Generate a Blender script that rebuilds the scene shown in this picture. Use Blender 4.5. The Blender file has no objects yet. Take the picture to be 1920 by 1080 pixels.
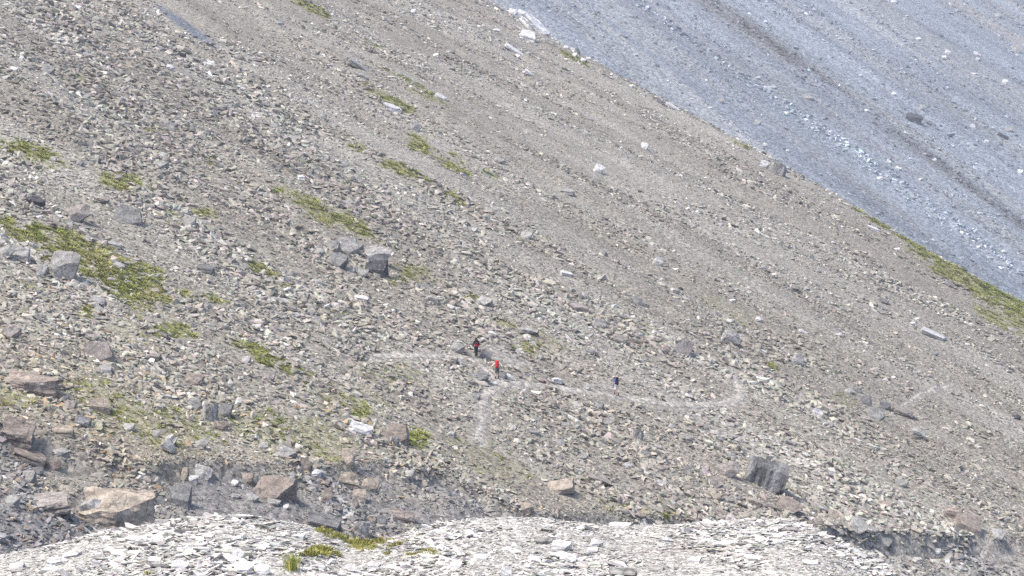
import bpy, bmesh, math, random
import numpy as np
from mathutils import Vector, Matrix, noise as mnoise

R = math.radians
S = bpy.context.scene
C = S.collection
rng = np.random.default_rng(7)
random.seed(7)

# ------------------------------------------------------------------ camera
F = 3583.0                              # focal length in photo pixels (1920 wide)
PITCH = math.atan(.0955)
cam_d = bpy.data.cameras.new('camera')
cam_d.sensor_width = 36.0
cam_d.lens = 36.0 * F / 1920.0
cam_d.clip_start = .5
cam_d.clip_end = 8000
cam = bpy.data.objects.new('camera', cam_d)
cam.rotation_euler = (R(90) + PITCH, 0, 0)
C.objects.link(cam)
S.camera = cam

# ------------------------------------------------------------------ sky, sun, exposure (thin bright overcast)
SUN_EL, SUN_AZ = R(57), R(-122)          # azimuth from +Y (view direction) towards +X
w = bpy.data.worlds.new('World'); S.world = w; w.use_nodes = True
nt = w.node_tree; nt.nodes.clear()
sky = nt.nodes.new('ShaderNodeTexSky'); sky.sky_type = 'NISHITA'; sky.sun_disc = False
sky.sun_elevation = SUN_EL; sky.sun_rotation = SUN_AZ
sky.altitude = 2200; sky.air_density = .4; sky.dust_density = 9.0; sky.ozone_density = .3
bg = nt.nodes.new('ShaderNodeBackground'); bg.inputs['Strength'].default_value = .125
out = nt.nodes.new('ShaderNodeOutputWorld')
nt.links.new(sky.outputs[0], bg.inputs[0]); nt.links.new(bg.outputs[0], out.inputs[0])
sl = bpy.data.lights.new('sun', 'SUN'); sl.energy = 1.5; sl.angle = R(18); sl.color = (1, .94, .85)
sun = bpy.data.objects.new('sun', sl); C.objects.link(sun)
to_sun = Vector((math.sin(SUN_AZ)*math.cos(SUN_EL), math.cos(SUN_AZ)*math.cos(SUN_EL), math.sin(SUN_EL)))
sun.rotation_euler = to_sun.to_track_quat('Z', 'Y').to_euler()
S.view_settings.view_transform = 'Standard'; S.view_settings.look = 'None'
S.view_settings.exposure = 1.8; S.view_settings.gamma = 1
S.cycles.max_bounces = 5; S.cycles.diffuse_bounces = 3; S.cycles.glossy_bounces = 1; S.cycles.volume_bounces = 0
S.cycles.use_denoising = False

# ------------------------------------------------------------------ noise + helpers
def hash2(ix, iy, seed):
    ix = np.asarray(ix).astype(np.int64); iy = np.asarray(iy).astype(np.int64)
    h = (ix * 374761393 + iy * 668265263 + seed * 974634777) & 0x7fffffff
    h = ((h ^ (h >> 13)) * 1274126177) & 0x7fffffff
    h = ((h ^ (h >> 15)) * 668265263) & 0x7fffffff
    return ((h ^ (h >> 16)) & 0xffff) / 65535.0
def vnoise(x, y, seed=0):
    x = np.asarray(x, float); y = np.asarray(y, float)
    ix = np.floor(x); iy = np.floor(y); fx = x - ix; fy = y - iy
    fx = fx*fx*(3-2*fx); fy = fy*fy*(3-2*fy)
    a = hash2(ix, iy, seed); b = hash2(ix+1, iy, seed); c = hash2(ix, iy+1, seed); d = hash2(ix+1, iy+1, seed)
    return (a*(1-fx)+b*fx)*(1-fy) + (c*(1-fx)+d*fx)*fy
def fbm(x, y, seed=0, oct=4):
    s = 0; a = .5; t = 0
    for i in range(oct):
        s = s + a*vnoise(x*2**i, y*2**i, seed+i*17); t += a; a *= .5
    return s/t
def sstep(a, b, x):
    t = np.clip((x-a)/(b-a), 0, 1); return t*t*(3-2*t)
CP, SP = math.cos(PITCH), math.sin(PITCH)
def px_uv(u, v):                        # photo pixel -> (x/y, z/y) of its ray
    a = (np.asarray(u, float)-960)/F; b = (540-np.asarray(v, float))/F
    yy = CP - b*SP; zz = SP + b*CP
    return a/yy, zz/yy
def to_px(x, y, z):
    fy = y*CP + z*SP; fz = -y*SP + z*CP
    return 960 + F*x/fy, 540 - F*fz/fy

# ------------------------------------------------------------------ terrain height functions
A1, B1, C1 = .33, -.40, -50.0           # scree slope in front
G1 = math.hypot(A1, B1)
A2, B2, C2 = .55, -.42, -267.0          # the slope across the side valley
G2 = math.hypot(A2, B2)
def along1(x, y): return (B1*x + A1*y)/G1          # up the fall line
def across1(x, y): return (A1*x - B1*y)/G1         # across it
def along2(x, y): return (B2*x + A2*y)/G2
def across2(x, y): return (A2*x - B2*y)/G2
BANK = None
def ridge_s(x, y):
    return .896*(x-101) + .442*(y-376) - 9 + 7*(fbm(along1(x, y)/45, y*0+3.3, 91, 3)-.5)*2
def H_near(x, y, bank=True, ridge=True):
    x = np.asarray(x, float); y = np.asarray(y, float)
    l = along1(x, y); c = across1(x, y)
    z = A1*y + B1*x + C1
    k = np.clip(y/190, .5, 2.2)
    z = z + k*(2.4*(fbm(c/26, l/90, 5, 3)-.5) + .9*(fbm(c/7, l/22, 6, 3)-.5) + .35*(fbm(c/1.7, l/3, 8, 2)-.5))
    if ridge: z = z - 1.25*np.logaddexp(0, ridge_s(x, y)/5.0)*5.0
    if bank and BANK is not None:
        U = x/y
        yb = np.interp(U, BANK[0], BANK[1]) + 3.2*(fbm(x/2.6, y/6, 31, 3)-.5)
        dep = np.interp(U, BANK[0], BANK[2])
        t = sstep(-.9, .5, y-yb)
        z = z - dep*(1-t)
        z = z + .5*dep*sstep(-16, -4, y-yb)*(1-t)*fbm(x/3, y/5, 77, 3)
        z = z + (1-t)*.5*(fbm(x/.7, y/1.1, 78, 3)-.5)
        for hx, hy, hr, hh in HUMPS:
            z = z + hh*np.exp(-(((x-hx)/hr)**2 + ((y-hy)/(hr*1.1))**2))
    return z
HUMPS = []
def H_far(x, y):
    x = np.asarray(x, float); y = np.asarray(y, float)
    l = along2(x, y); c = across2(x, y)
    return A2*y + B2*x + C2 + 9*(fbm(c/60, l/500, 41, 2)-.5) + 3.2*(fbm(c/17, l/140, 42, 3)-.5) + 1.0*(fbm(c/5, l/14, 44, 2)-.5)
YC = 30.0
_cu = [-200, 0, 110, 200, 300, 400, 470, 560, 620, 665, 720, 780, 840, 930, 1010, 1080, 1160, 1220, 1300, 1400, 1480, 1530, 1580, 1640, 1700, 1800, 2100]
_cv = [1075, 1043, 1022, 1000, 985, 970, 972, 984, 1002, 1017, 1012, 992, 977, 970, 971, 980, 988, 984, 984, 980, 980, 995, 1018, 1048, 1084, 1150, 1240]
_cU, _cV = px_uv(_cu, _cv)
def H_mound(x, y):
    x = np.asarray(x, float); y = np.asarray(y, float)
    zc = YC*np.interp(x/YC, _cU, _cV)
    d = YC - y
    zf = zc - .17*np.maximum(d, 0) + .17*.5*np.maximum(d-9, 0) + .16*np.maximum(d-16, 0)
    z = np.where(d > 0, zf, zc - .09*d*d/(1+.15*np.abs(d)))
    return z + .10*(fbm(x/1.3, y/1.3, 51, 3)-.5) + .05*(fbm(x/.35, y/.35, 52, 2)-.5)
_ys = np.geomspace(60, 900, 1500)
def cast(u, v, H=H_near, ys=None):
    """where the ray through a photo pixel meets the ground H (first hit)"""
    U, V = px_uv(u, v); ys = _ys if ys is None else ys
    d = float(V)*ys - H(float(U)*ys, ys)
    i = np.where(d <= 0)[0]
    i = int(i[0]) if len(i) else len(ys)-1
    if i > 0:
        t = d[i-1]/(d[i-1]-d[i]+1e-9); y = ys[i-1] + t*(ys[i]-ys[i-1])
    else: y = ys[0]
    x = float(U)*y
    return Vector((x, y, float(H(x, y))))
_bk = [(-250, 770, 1.2), (0, 800, 1.6), (110, 822, 2.2), (200, 838, 2.0), (270, 868, 1.5), (400, 866, 1.2), (470, 872, 1.2), (560, 872, 1.2), (650, 868, 1.0),
       (760, 880, 1.2), (860, 895, 1.1), (930, 935, 1.3), (1010, 958, 1.3), (1100, 968, 1.3), (1230, 970, 1.1), (1400, 985, .9), (1500, 985, 1.8), (1600, 1000, 2.4),
       (1740, 1005, 2.2), (1920, 1010, 1.5), (2200, 1020, 1.2)]
_bw = [cast(a, b, lambda x, y: H_near(x, y, False)) for a, b, _ in _bk]
BANK = (np.array([p.x/p.y for p in _bw]), np.array([p.y for p in _bw]), np.array([k[2] for k in _bk]))
_h = cast(30, 1010); HUMPS.append((_h.x, _h.y-2, 6.5, 2.2))
FAR_YS = np.geomspace(480, 3000, 900)
M_YS = np.linspace(14, 33, 800)
def cast_far(u, v): return cast(u, v, H_far, FAR_YS)
def cast_mound(u, v): return cast(u, v, H_mound, M_YS)
def cast_any(u, v):
    """nearest of the three grounds"""
    p = cast_mound(u, v); U, V = px_uv(u, v)
    if p.y < 32.5 and abs(p.z - V*p.y) < .03: return p, 'mound'
    p = cast(u, v)
    if p.y < 880 and abs(p.z - V*p.y) < 1.5: return p, 'near'
    return cast_far(u, v), 'far'

class Patch:                            # a drawn-out area on the ground, as a world-space ellipse
    def __init__(s, u, v, ln, wd, ang, caster, strength=1.0):
        ca, sa = math.cos(R(ang)), math.sin(R(ang))
        a = caster(u-ca*ln/2, v-sa*ln/2); b = caster(u+ca*ln/2, v+sa*ln/2)
        c = caster(u, v); 
        e = caster(u, v+wd/2)
        s.c = c; s.e1 = (b-a)/2; s.e2 = e-c; s.k = strength
        M = np.array([[s.e1.x, s.e2.x], [s.e1.y, s.e2.y]])
        s.inv = np.linalg.inv(M); s.area = abs(np.linalg.det(M))*math.pi
    def r(s, x, y):
        dx = x-s.c.x; dy = y-s.c.y
        p = s.inv[0, 0]*dx + s.inv[0, 1]*dy; q = s.inv[1, 0]*dx + s.inv[1, 1]*dy
        return np.sqrt(p*p+q*q)
GR = [ # u, v, length, width, angle, strength
 (60, 288, 120, 44, 20, .8), (238, 340, 80, 34, 12, 1), (45, 437, 160, 44, 12, 1.2), (140, 470, 200, 70, 24, 1.2), (235, 512, 160, 84, 24, 1.15), (240, 555, 100, 50, 30, .5),
 (385, 400, 90, 26, 14, .8), (320, 408, 50, 24, 25, .7), (600, 395, 150, 40, 22, .75), (670, 425, 80, 26, 28, .7), (495, 512, 100, 24, 30, .9), (345, 553, 60, 26, 30, .9),
 (402, 562, 64, 18, 14, .7), (330, 625, 90, 26, 8, .8), (162, 586, 30, 18, 0, 1), (500, 672, 120, 30, 28, .9), (560, 700, 90, 24, 26, .5), (735, 188, 104, 18, 29, 1),
 (787, 270, 54, 28, 20, .9), (752, 317, 96, 18, 24, .8), (850, 314, 64, 14, 26, 1), (850, 372, 70, 16, 28, .9), (580, 14, 100, 12, 29, 1), (1075, 108, 70, 12, 28, .9),
 (990, 645, 60, 34, 10, .9), (1010, 640, 90, 30, 15, .3), (780, 822, 66, 38, 10, .9), (676, 770, 46, 38, 10, .8), (300, 772, 24, 14, 0, .8),
 (1780, 500, 300, 40, 31, 1.2), (1890, 566, 130, 46, 31, 1.2), (1850, 560, 220, 26, 31, .8), (1620, 396, 90, 10, 29, .9), (1790, 580, 70, 10, 30, .6), (1870, 604, 100, 14, 32, .7),
 (670, 275, 34, 14, 20, .6), (155, 150, 30, 12, 25, .6), (285, 243, 36, 14, 15, .6), (396, 300, 26, 16, 10, .6), (925, 328, 40, 10, 25, .6),
 (945, 606, 70, 16, 15, .6), (775, 512, 90, 26, 15, .55), (745, 528, 40, 16, 0, .8), (882, 556, 20, 10, 0, .9), (690, 78, 90, 8, 30, .6), (775, 155, 170, 9, 27, .6), (815, 185, 90, 12, 26, .5),
 (1392, 272, 50, 7, 28, .8), (1450, 691, 18, 12, 0, .8), (60, 540, 90, 34, 10, .35), (50, 590, 60, 40, 0, .3), (180, 740, 160, 60, 8, .35), (330, 800, 240, 70, 5, .4), (560, 815, 260, 80, 5, .42),
 (640, 750, 160, 60, 10, .3), (860, 850, 160, 40, 8, .2), (950, 885, 120, 40, 12, .2), (1180, 955, 140, 30, 6, .45), (1260, 965, 90, 24, 5, .45), (30, 740, 120, 40, 5, .4), (240, 625, 90, 34, 10, .25),
 (470, 790, 120, 60, 10, .3), (1580, 750, 60, 24, 5, .3), (1200, 612, 80, 24, 10, .25), (730, 700, 120, 50, 10, .25), (650, 590, 120, 30, 12, .3), (1360, 585, 120, 26, 18, .2)]
def cast_flat(u, v): return cast(u, v, lambda x, y: H_near(x, y, True, False))
GRASS = [Patch(a, b, c*1.12, d*1.25, e, cast_flat, min(1.3, k*1.15+.05)) for a, b, c, d, e, k in GR]
def grass_k(x, y):
    g = np.zeros_like(x)
    n = fbm(x/3.0, y/6.0, 61, 3); n2 = fbm(x/.9, y/1.5, 63, 2)
    for p in GRASS:
        g = np.maximum(g, p.k*(1-sstep(.55, 1.1, p.r(x, y) + (n-.5)*1.2 + (n2-.5)*.9)))
    return g
SHALE = [Patch(345, 44, 150, 26, 33, cast, 1)]
# footpath centre lines
def line_world(pts, n=14):
    o = []
    for (a, b), (c, d) in zip(pts[:-1], pts[1:]):
        for t in range(n):
            o.append(cast(a+(c-a)*t/n, b+(d-b)*t/n))
    o.append(cast(*pts[-1])); 
    P = np.array([(p.x, p.y) for p in o])
    for _ in range(4):                                       # the trail does not follow every bump
        P[1:-1] = .5*P[1:-1] + .25*(P[:-2] + P[2:])
    return P
PATHS = [line_world([(1372, 690), (1380, 715), (1393, 742), (1375, 754), (1310, 761), (1240, 757), (1165, 744), (1110, 737), (1050, 729), (985, 719), (938, 723), (913, 738), (903, 765), (907, 795), (893, 832)], 6),
         line_world([(700, 668), (770, 667), (835, 668), (880, 671), (905, 688), (925, 708), (950, 718)], 6),
         line_world([(1690, 765), (1716, 745), (1745, 730), (1800, 722)], 5)]
PW = [.68, .55, .3]
DIRT = [Patch(950, 668, 110, 40, 24, cast, 1), Patch(1120, 728, 80, 20, 5, cast, .8), Patch(820, 658, 110, 16, 4, cast, .6), Patch(985, 708, 80, 18, 8, cast, .8)]
def path_d(x, y):
    d = np.full_like(x, 99.)
    for P, wd in zip(PATHS, PW):
        for i in range(len(P)-1):
            a = P[i]; b = P[i+1]; e = b-a; L2 = e@e + 1e-9
            m = (np.abs(x-a[0]) < 12) & (np.abs(y-a[1]) < 12)
            if not m.any(): continue
            t = np.clip(((x[m]-a[0])*e[0] + (y[m]-a[1])*e[1])/L2, 0, 1)
            d[m] = np.minimum(d[m], np.hypot(x[m]-a[0]-t*e[0], y[m]-a[1]-t*e[1])-wd*(.42+.58*abs(e[0])/math.sqrt(L2)))
    return d
def dirt_k(x, y):
    g = np.zeros_like(x)
    n = fbm(x/1.6, y/3, 66, 3)
    for p in DIRT: g = np.maximum(g, p.k*(1-sstep(.6, 1.1, p.r(x, y) + (n-.5)*.8)))
    return g
COARSE_W = None
_p1 = cast(500, 190); _p2 = cast(1050, 500); _p3 = cast(1500, 690)
COARSE_W = [float(across1(p.x, p.y)) for p in (_p1, _p2, _p3)]
_cl = [float(along1(p.x, p.y)) for p in (_p1, _p2, _p3)]
_o = np.argsort(_cl); COARSE_L = np.array(_cl)[_o]; COARSE_C = np.array(COARSE_W)[_o]
def coarse_k(x, y):                     # 1 where the blocks are large, 0 in the fine upper scree
    l = along1(x, y); c = across1(x, y)
    b = np.interp(l, COARSE_L, COARSE_C) + 18*(fbm(c/22, l/40, 71, 3)-.5)
    return 1-sstep(-12, 14, c-b)
def shale_k(x, y):                      # dark crumbling shale below the cut bank and in a few streaks
    U = x/y
    yb = np.interp(U, BANK[0], BANK[1]) + 3.2*(fbm(x/2.6, y/6, 31, 3)-.5)
    k = 1-sstep(-1.5, 1.2, y-yb)
    k = k*(.5+.5*sstep(.35, .55, fbm(x/4, y/7, 83, 3)))
    for p in SHALE: k = np.maximum(k, p.k*(1-sstep(.6, 1.1, p.r(x, y)+.5*(fbm(x/4, y/9, 84, 3)-.5))))
    return k
def mix(a, b, t): return a*(1-t[:, None]) + b*t[:, None]
def col(*c): return np.array(c, float)
def near_col(x, y):
    l = along1(x, y); c = across1(x, y)
    n = fbm(c/9, l/60, 101, 3); n2 = fbm(c/3, l/12, 103, 3); n3 = fbm(x/25, y/60, 105, 2)
    b = np.repeat(col(.335, .322, .305)[None], len(x), 0)
    b = mix(b, np.repeat(col(.295, .278, .262)[None], len(x), 0), .5*sstep(.48, .62, n))
    b = mix(b, np.repeat(col(.375, .37, .36)[None], len(x), 0), .7*(1-sstep(.38, .5, n)))
    b = b*np.array([1.0, .972, .868])
    b = b*(1 + .22*(n2-.5))[:, None]*(1+.2*(n3-.5))[:, None]
    warm = (1-sstep(118, 165, y))*(.6+.8*fbm(x/5, y/8, 107, 3))
    b = mix(b, np.repeat(col(.345, .312, .24)[None], len(x), 0), .75*warm)
    b = mix(b, np.repeat(col(.262, .254, .242)[None], len(x), 0), .95*shale_k(x, y))
    p = SHALE[0]; b = mix(b, np.repeat(col(.20, .215, .245)[None], len(x), 0), 1-sstep(.6, 1.1, p.r(x, y)+.5*(fbm(x/4, y/9, 84, 3)-.5)))
    return b

def far_bands(x, y):
    c = across2(x, y); l = along2(x, y)
    c = c + 22*(fbm(l/120, c/70, 121, 3)-.5)
    return c, l
def _w2(u, v):
    p = cast_far(u, v); return float(across2(p.x, p.y))
FB_BROWN = .5*(_w2(1560, 150) + _w2(1700, 285)); FB_PALE = .5*(_w2(1400, 150) + _w2(1600, 290)); FB_UP = .5*(_w2(1640, 90)+_w2(1700, 150)); FB_TOP = _w2(1860, 50)
FB_LOW = .5*(_w2(1620, 330) + _w2(1800, 430))
def far_col(x, y):
    c, l = far_bands(x, y)
    n = fbm(c/7, l/120, 131, 3); n2 = fbm(c/20, l/200, 133, 3); n3 = fbm(c/2.5, l/30, 135, 3)
    b = np.repeat(col(.25, .284, .312)[None], len(x), 0)
    b = mix(b, np.repeat(col(.27, .282, .285)[None], len(x), 0), .9*sstep(.42, .6, n2))
    b = mix(b, np.repeat(col(.205, .232, .262)[None], len(x), 0), .9*sstep(.47, .63, n))
    b = b*(1+.25*(n3-.5))[:, None]*(1+.55*(fbm(c/28, l/110, 139, 3)-.5))[:, None]
    br = np.clip(np.exp(-((c-FB_BROWN)/15)**2)*(-.7+2.6*fbm(c/6, l/26, 137, 4)), 0, 1)
    b = mix(b, np.repeat(col(.13, .115, .105)[None], len(x), 0), .8*br)
    b = mix(b, np.repeat(col(.31, .29, .27)[None], len(x), 0), .6*np.exp(-((c-FB_TOP)/14)**2))
    return b

# ------------------------------------------------------------------ materials
def new_mat(name):
    m = bpy.data.materials.new(name); m.use_nodes = True
    n = m.node_tree; b = n.nodes['Principled BSDF']
    b.inputs['Roughness'].default_value = .92
    b.inputs['Specular IOR Level'].default_value = .10
    return m, n, b
def nd(n, t, **k):
    o = n.nodes.new(t)
    for a, b in k.items():
        if a in o.inputs.keys(): o.inputs[a].default_value = b
        else: setattr(o, a, b)
    return o
def mul_col(n, a, b):
    m = nd(n, 'ShaderNodeMix', data_type='RGBA', blend_type='MULTIPLY')
    m.inputs['Factor'].default_value = 1
    n.links.new(a, m.inputs['A']); n.links.new(b, m.inputs['B'])
    return m.outputs['Result']
def ramp(n, src, lo, hi, p0=.3, p1=.7):
    r = nd(n, 'ShaderNodeValToRGB')
    r.color_ramp.elements[0].position = p0; r.color_ramp.elements[1].position = p1
    r.color_ramp.elements[0].color = (*([lo]*3 if not isinstance(lo, tuple) else lo), 1); r.color_ramp.elements[1].color = (*([hi]*3 if not isinstance(hi, tuple) else hi), 1)
    n.links.new(src, r.inputs[0]); return r.outputs[0]
def ground_mat(name, scale, bump, dist):
    """bare gravel and grit: colour of the rock kind from the sheet, grain and small pebbles from noise"""
    m, n, b = new_mat(name)
    at = nd(n, 'ShaderNodeAttribute', attribute_name='rock_kind')
    g = nd(n, 'ShaderNodeNewGeometry')
    v = nd(n, 'ShaderNodeTexVoronoi', Scale=scale); n.links.new(g.outputs['Position'], v.inputs['Vector'])
    sp = nd(n, 'ShaderNodeSeparateColor'); n.links.new(v.outputs['Color'], sp.inputs[0])
    f = ramp(n, sp.outputs[0], .68, 1.3, .1, .95)
    no = nd(n, 'ShaderNodeTexNoise', Scale=scale*2.3, Detail=4); n.links.new(g.outputs['Position'], no.inputs['Vector'])
    f2 = ramp(n, no.outputs[0], .8, 1.2)
    c = mul_col(n, mul_col(n, at.outputs['Color'], f), f2)
    n.links.new(c, b.inputs['Base Color'])
    bu = nd(n, 'ShaderNodeBump', Strength=bump, Distance=dist)
    n.links.new(v.outputs['Distance'], bu.inputs['Height']); bu.invert = True
    n.links.new(bu.outputs[0], b.inputs['Normal'])
    return m
def stone_mat(name, nscale):
    m, n, b = new_mat(name)
    at = nd(n, 'ShaderNodeAttribute', attribute_name='tint', attribute_type='INSTANCER')
    g = nd(n, 'ShaderNodeNewGeometry')
    no = nd(n, 'ShaderNodeTexNoise', Scale=nscale, Detail=3, Roughness=.65); n.links.new(g.outputs['Position'], no.inputs['Vector'])
    c = mul_col(n, at.outputs['Color'], ramp(n, no.outputs[0], .72, 1.25))
    n.links.new(c, b.inputs['Base Color'])
    return m
def rock_mat(name, strata=0.0, axis=(0, 0, 1), lichen=.35):
    """solid block: its own colour (object colour), weathering, lichen, cracks and, for layered rock, bedding"""
    m, n, b = new_mat(name)
    oi = nd(n, 'ShaderNodeObjectInfo'); tc = nd(n, 'ShaderNodeTexCoord')
    g = nd(n, 'ShaderNodeNewGeometry')
    no = nd(n, 'ShaderNodeTexNoise', Scale=1.6, Detail=6, Roughness=.7); n.links.new(g.outputs['Position'], no.inputs['Vector'])
    c = mul_col(n, oi.outputs['Color'], ramp(n, no.outputs[0], .62, 1.3))
    no2 = nd(n, 'ShaderNodeTexNoise', Scale=7, Detail=3); n.links.new(g.outputs['Position'], no2.inputs['Vector'])
    c = mul_col(n, c, ramp(n, no2.outputs[0], .75, 1.2))
    vo = nd(n, 'ShaderNodeTexVoronoi', feature='DISTANCE_TO_EDGE', Scale=1.1); 
    mx = nd(n, 'ShaderNodeMix', data_type='VECTOR'); mx.inputs['Factor'].default_value = .25
    n.links.new(g.outputs['Position'], mx.inputs['A']); n.links.new(no.outputs['Color'], mx.inputs['B']); n.links.new(mx.outputs['Result'], vo.inputs['Vector'])
    c = mul_col(n, c, ramp(n, vo.outputs['Distance'], .5, 1.0, .0, .03))
    hgt = no.outputs[0]
    if strata:
        mp = nd(n, 'ShaderNodeMapping'); n.links.new(tc.outputs['Object'], mp.inputs[0])
        mp.inputs['Scale'].default_value = tuple(1.0 if a else .12 for a in axis)
        wv = nd(n, 'ShaderNodeTexNoise', Scale=strata, Detail=4, Roughness=.7); n.links.new(mp.outputs[0], wv.inputs['Vector'])
        lo_, hi_ = (.45, 1.5) if axis[0] else (.62, 1.28)
        c = mul_col(n, c, ramp(n, wv.outputs[0], lo_, hi_, .38, .62)); hgt = wv.outputs[0]
    li = nd(n, 'ShaderNodeTexNoise', Scale=3.2, Detail=5, Roughness=.75); n.links.new(g.outputs['Position'], li.inputs['Vector'])
    lm = nd(n, 'ShaderNodeMix', data_type='RGBA'); n.links.new(ramp(n, li.outputs[0], 0, lichen, .56, .68), lm.inputs['Factor'])
    n.links.new(c, lm.inputs['A']); lm.inputs['B'].default_value = (.5, .49, .45, 1)
    n.links.new(lm.outputs['Result'], b.inputs['Base Color'])
    bu = nd(n, 'ShaderNodeBump', Strength=.6, Distance=.15); n.links.new(hgt, bu.inputs['Height']); n.links.new(bu.outputs[0], b.inputs['Normal'])
    return m
def plain_mat(name, c, rough=.85, var=.2):
    m, n, b = new_mat(name)
    g = nd(n, 'ShaderNodeNewGeometry')
    no = nd(n, 'ShaderNodeTexNoise', Scale=9, Detail=3); n.links.new(g.outputs['Position'], no.inputs['Vector'])
    r = nd(n, 'ShaderNodeRGB'); r.outputs[0].default_value = (*c, 1)
    n.links.new(mul_col(n, r.outputs[0], ramp(n, no.outputs[0], 1-var, 1+var)), b.inputs['Base Color'])
    b.inputs['Roughness'].default_value = rough
    return m
M_NEAR = ground_mat('scree_ground', 2.6, .8, .12)
M_FAR = ground_mat('far_scree_ground', .7, .9, .35)
M_MOUND = ground_mat('pale_rubble_ground', 11, .8, .05)
M_STONE = stone_mat('scree_stone', 3.0); M_WSTONE = stone_mat('pale_stone', 16.0); M_FSTONE = stone_mat('far_stone', 1.0)
M_ROCK = rock_mat('rock'); M_BED = rock_mat('bedded_rock', 7, (0, 0, 1)); M_STRIPE = rock_mat('striped_rock', 6, (1, 0, 0), .15); M_WROCK = rock_mat('pale_rock', 5, (0, 0, 1), .6)
M_GRASS = stone_mat('grass', 1.5)

# ------------------------------------------------------------------ object helpers
def mesh_obj(name, me, mat=None, parent=None):
    o = bpy.data.objects.new(name, me); C.objects.link(o)
    if mat and not me.materials: me.materials.append(mat)
    if parent: o.parent = parent
    return o
def tag(o, label=None, cat=None, group=None, kind=None):
    for k, v in (('label', label), ('category', cat), ('group', group), ('kind', kind)):
        if v: o[k] = v
    return o
def sheet(name, X, Y, Z, cols, mat):
    ny, nx = X.shape
    v = np.stack([X, Y, Z], -1).reshape(-1, 3).astype(np.float32)
    i = np.arange(ny*nx).reshape(ny, nx)
    q = np.stack([i[:-1, :-1], i[:-1, 1:], i[1:, 1:], i[1:, :-1]], -1).reshape(-1, 4).astype(np.int32)
    me = bpy.data.meshes.new(name)
    me.vertices.add(len(v)); me.vertices.foreach_set('co', v.ravel())
    me.loops.add(q.size); me.loops.foreach_set('vertex_index', q.ravel())
    me.polygons.add(len(q)); me.polygons.foreach_set('loop_start', np.arange(0, q.size, 4, dtype=np.int32))
    me.polygons.foreach_set('use_smooth', np.ones(len(q), bool))
    me.update()
    if cols is not None:
        ca = me.attributes.new('rock_kind', 'FLOAT_COLOR', 'POINT')
        ca.data.foreach_set('color', np.concatenate([cols, np.ones((len(cols), 1))], 1).astype(np.float32).ravel())
    return mesh_obj(name, me, mat)

# ------------------------------------------------------------------ the three grounds
def polar(y0, y1, ny, umax, nx):
    ys = np.geomspace(y0, y1, ny); us = np.linspace(-umax, umax, nx)
    U, Y = np.meshgrid(us, ys); return U*Y, Y
X, Y = polar(38, 760, 600, .42, 460)
Z = H_near(X, Y)
xf, yf = X.ravel(), Y.ravel()
cn = near_col(xf, yf)
gk = grass_k(xf, yf)
cn = mix(cn*.84, np.repeat(col(.21, .215, .085)[None], len(xf), 0), .75*np.clip(gk, 0, 1))
pd = path_d(xf, yf); pk = np.maximum(1-sstep(0, .5, pd), .8*dirt_k(xf, yf))
cn = mix(cn, np.repeat(col(.315, .30, .272)[None], len(xf), 0), pk)
tag(sheet('hillside', X, Y, Z, cn, M_NEAR), 'grey scree hillside falling away downhill', kind='structure')
us, ys = np.meshgrid(np.linspace(-.14, .46, 400), np.geomspace(480, 1700, 340)); X, Y = us*ys, ys
Z = H_far(X, Y)
tag(sheet('far_hillside', X, Y, Z, far_col(X.ravel(), Y.ravel()), M_FAR), 'bluish streaked scree hillside across the side valley', kind='structure')
X, Y = np.meshgrid(np.linspace(-22, 22, 330), np.linspace(-4, 48, 360))
Z = H_mound(X, Y)
mcol = np.repeat(col(.40, .39, .36)[None], X.size, 0)*(1+.3*(fbm(X.ravel()/1.5, Y.ravel()/1.5, 141, 3)-.5))[:, None]
tag(sheet('foreground_mound', X, Y, Z, mcol, M_MOUND), 'mound of pale broken stone', kind='structure')

# footpath ribbon, worn into the scree
for P, wd in zip(PATHS, PW):
    P = np.array([P[0]+(P[1]-P[0])*0] + list(P)); P = P[1:]
    seg = np.linspace(0, len(P)-1, len(P)*3); Q = np.stack([np.interp(seg, range(len(P)), P[:, 0]), np.interp(seg, range(len(P)), P[:, 1])], 1)
    T = np.gradient(Q, axis=0); T /= np.linalg.norm(T, axis=1)[:, None] + 1e-9; Nn = np.stack([-T[:, 1], T[:, 0]], 1)
    ww = wd*(.42+.58*np.abs(T[:, 0]))*(.75+.5*vnoise(seg*.8, seg*0, 5))*np.clip(np.minimum(seg, len(P)-1-seg)/2+.25, 0, 1)
    offs = np.linspace(-1, 1, 5)
    PX = Q[:, None, 0] + Nn[:, None, 0]*ww[:, None]*offs; PY = Q[:, None, 1] + Nn[:, None, 1]*ww[:, None]*offs
    PZ = H_near(PX, PY) + .05*(1-offs**2) + .02
    pc = np.repeat(col(.385, .363, .32)[None], PX.size, 0)
    tag(sheet('path', PX, PY, PZ, pc, M_NEAR), kind='structure')

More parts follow.
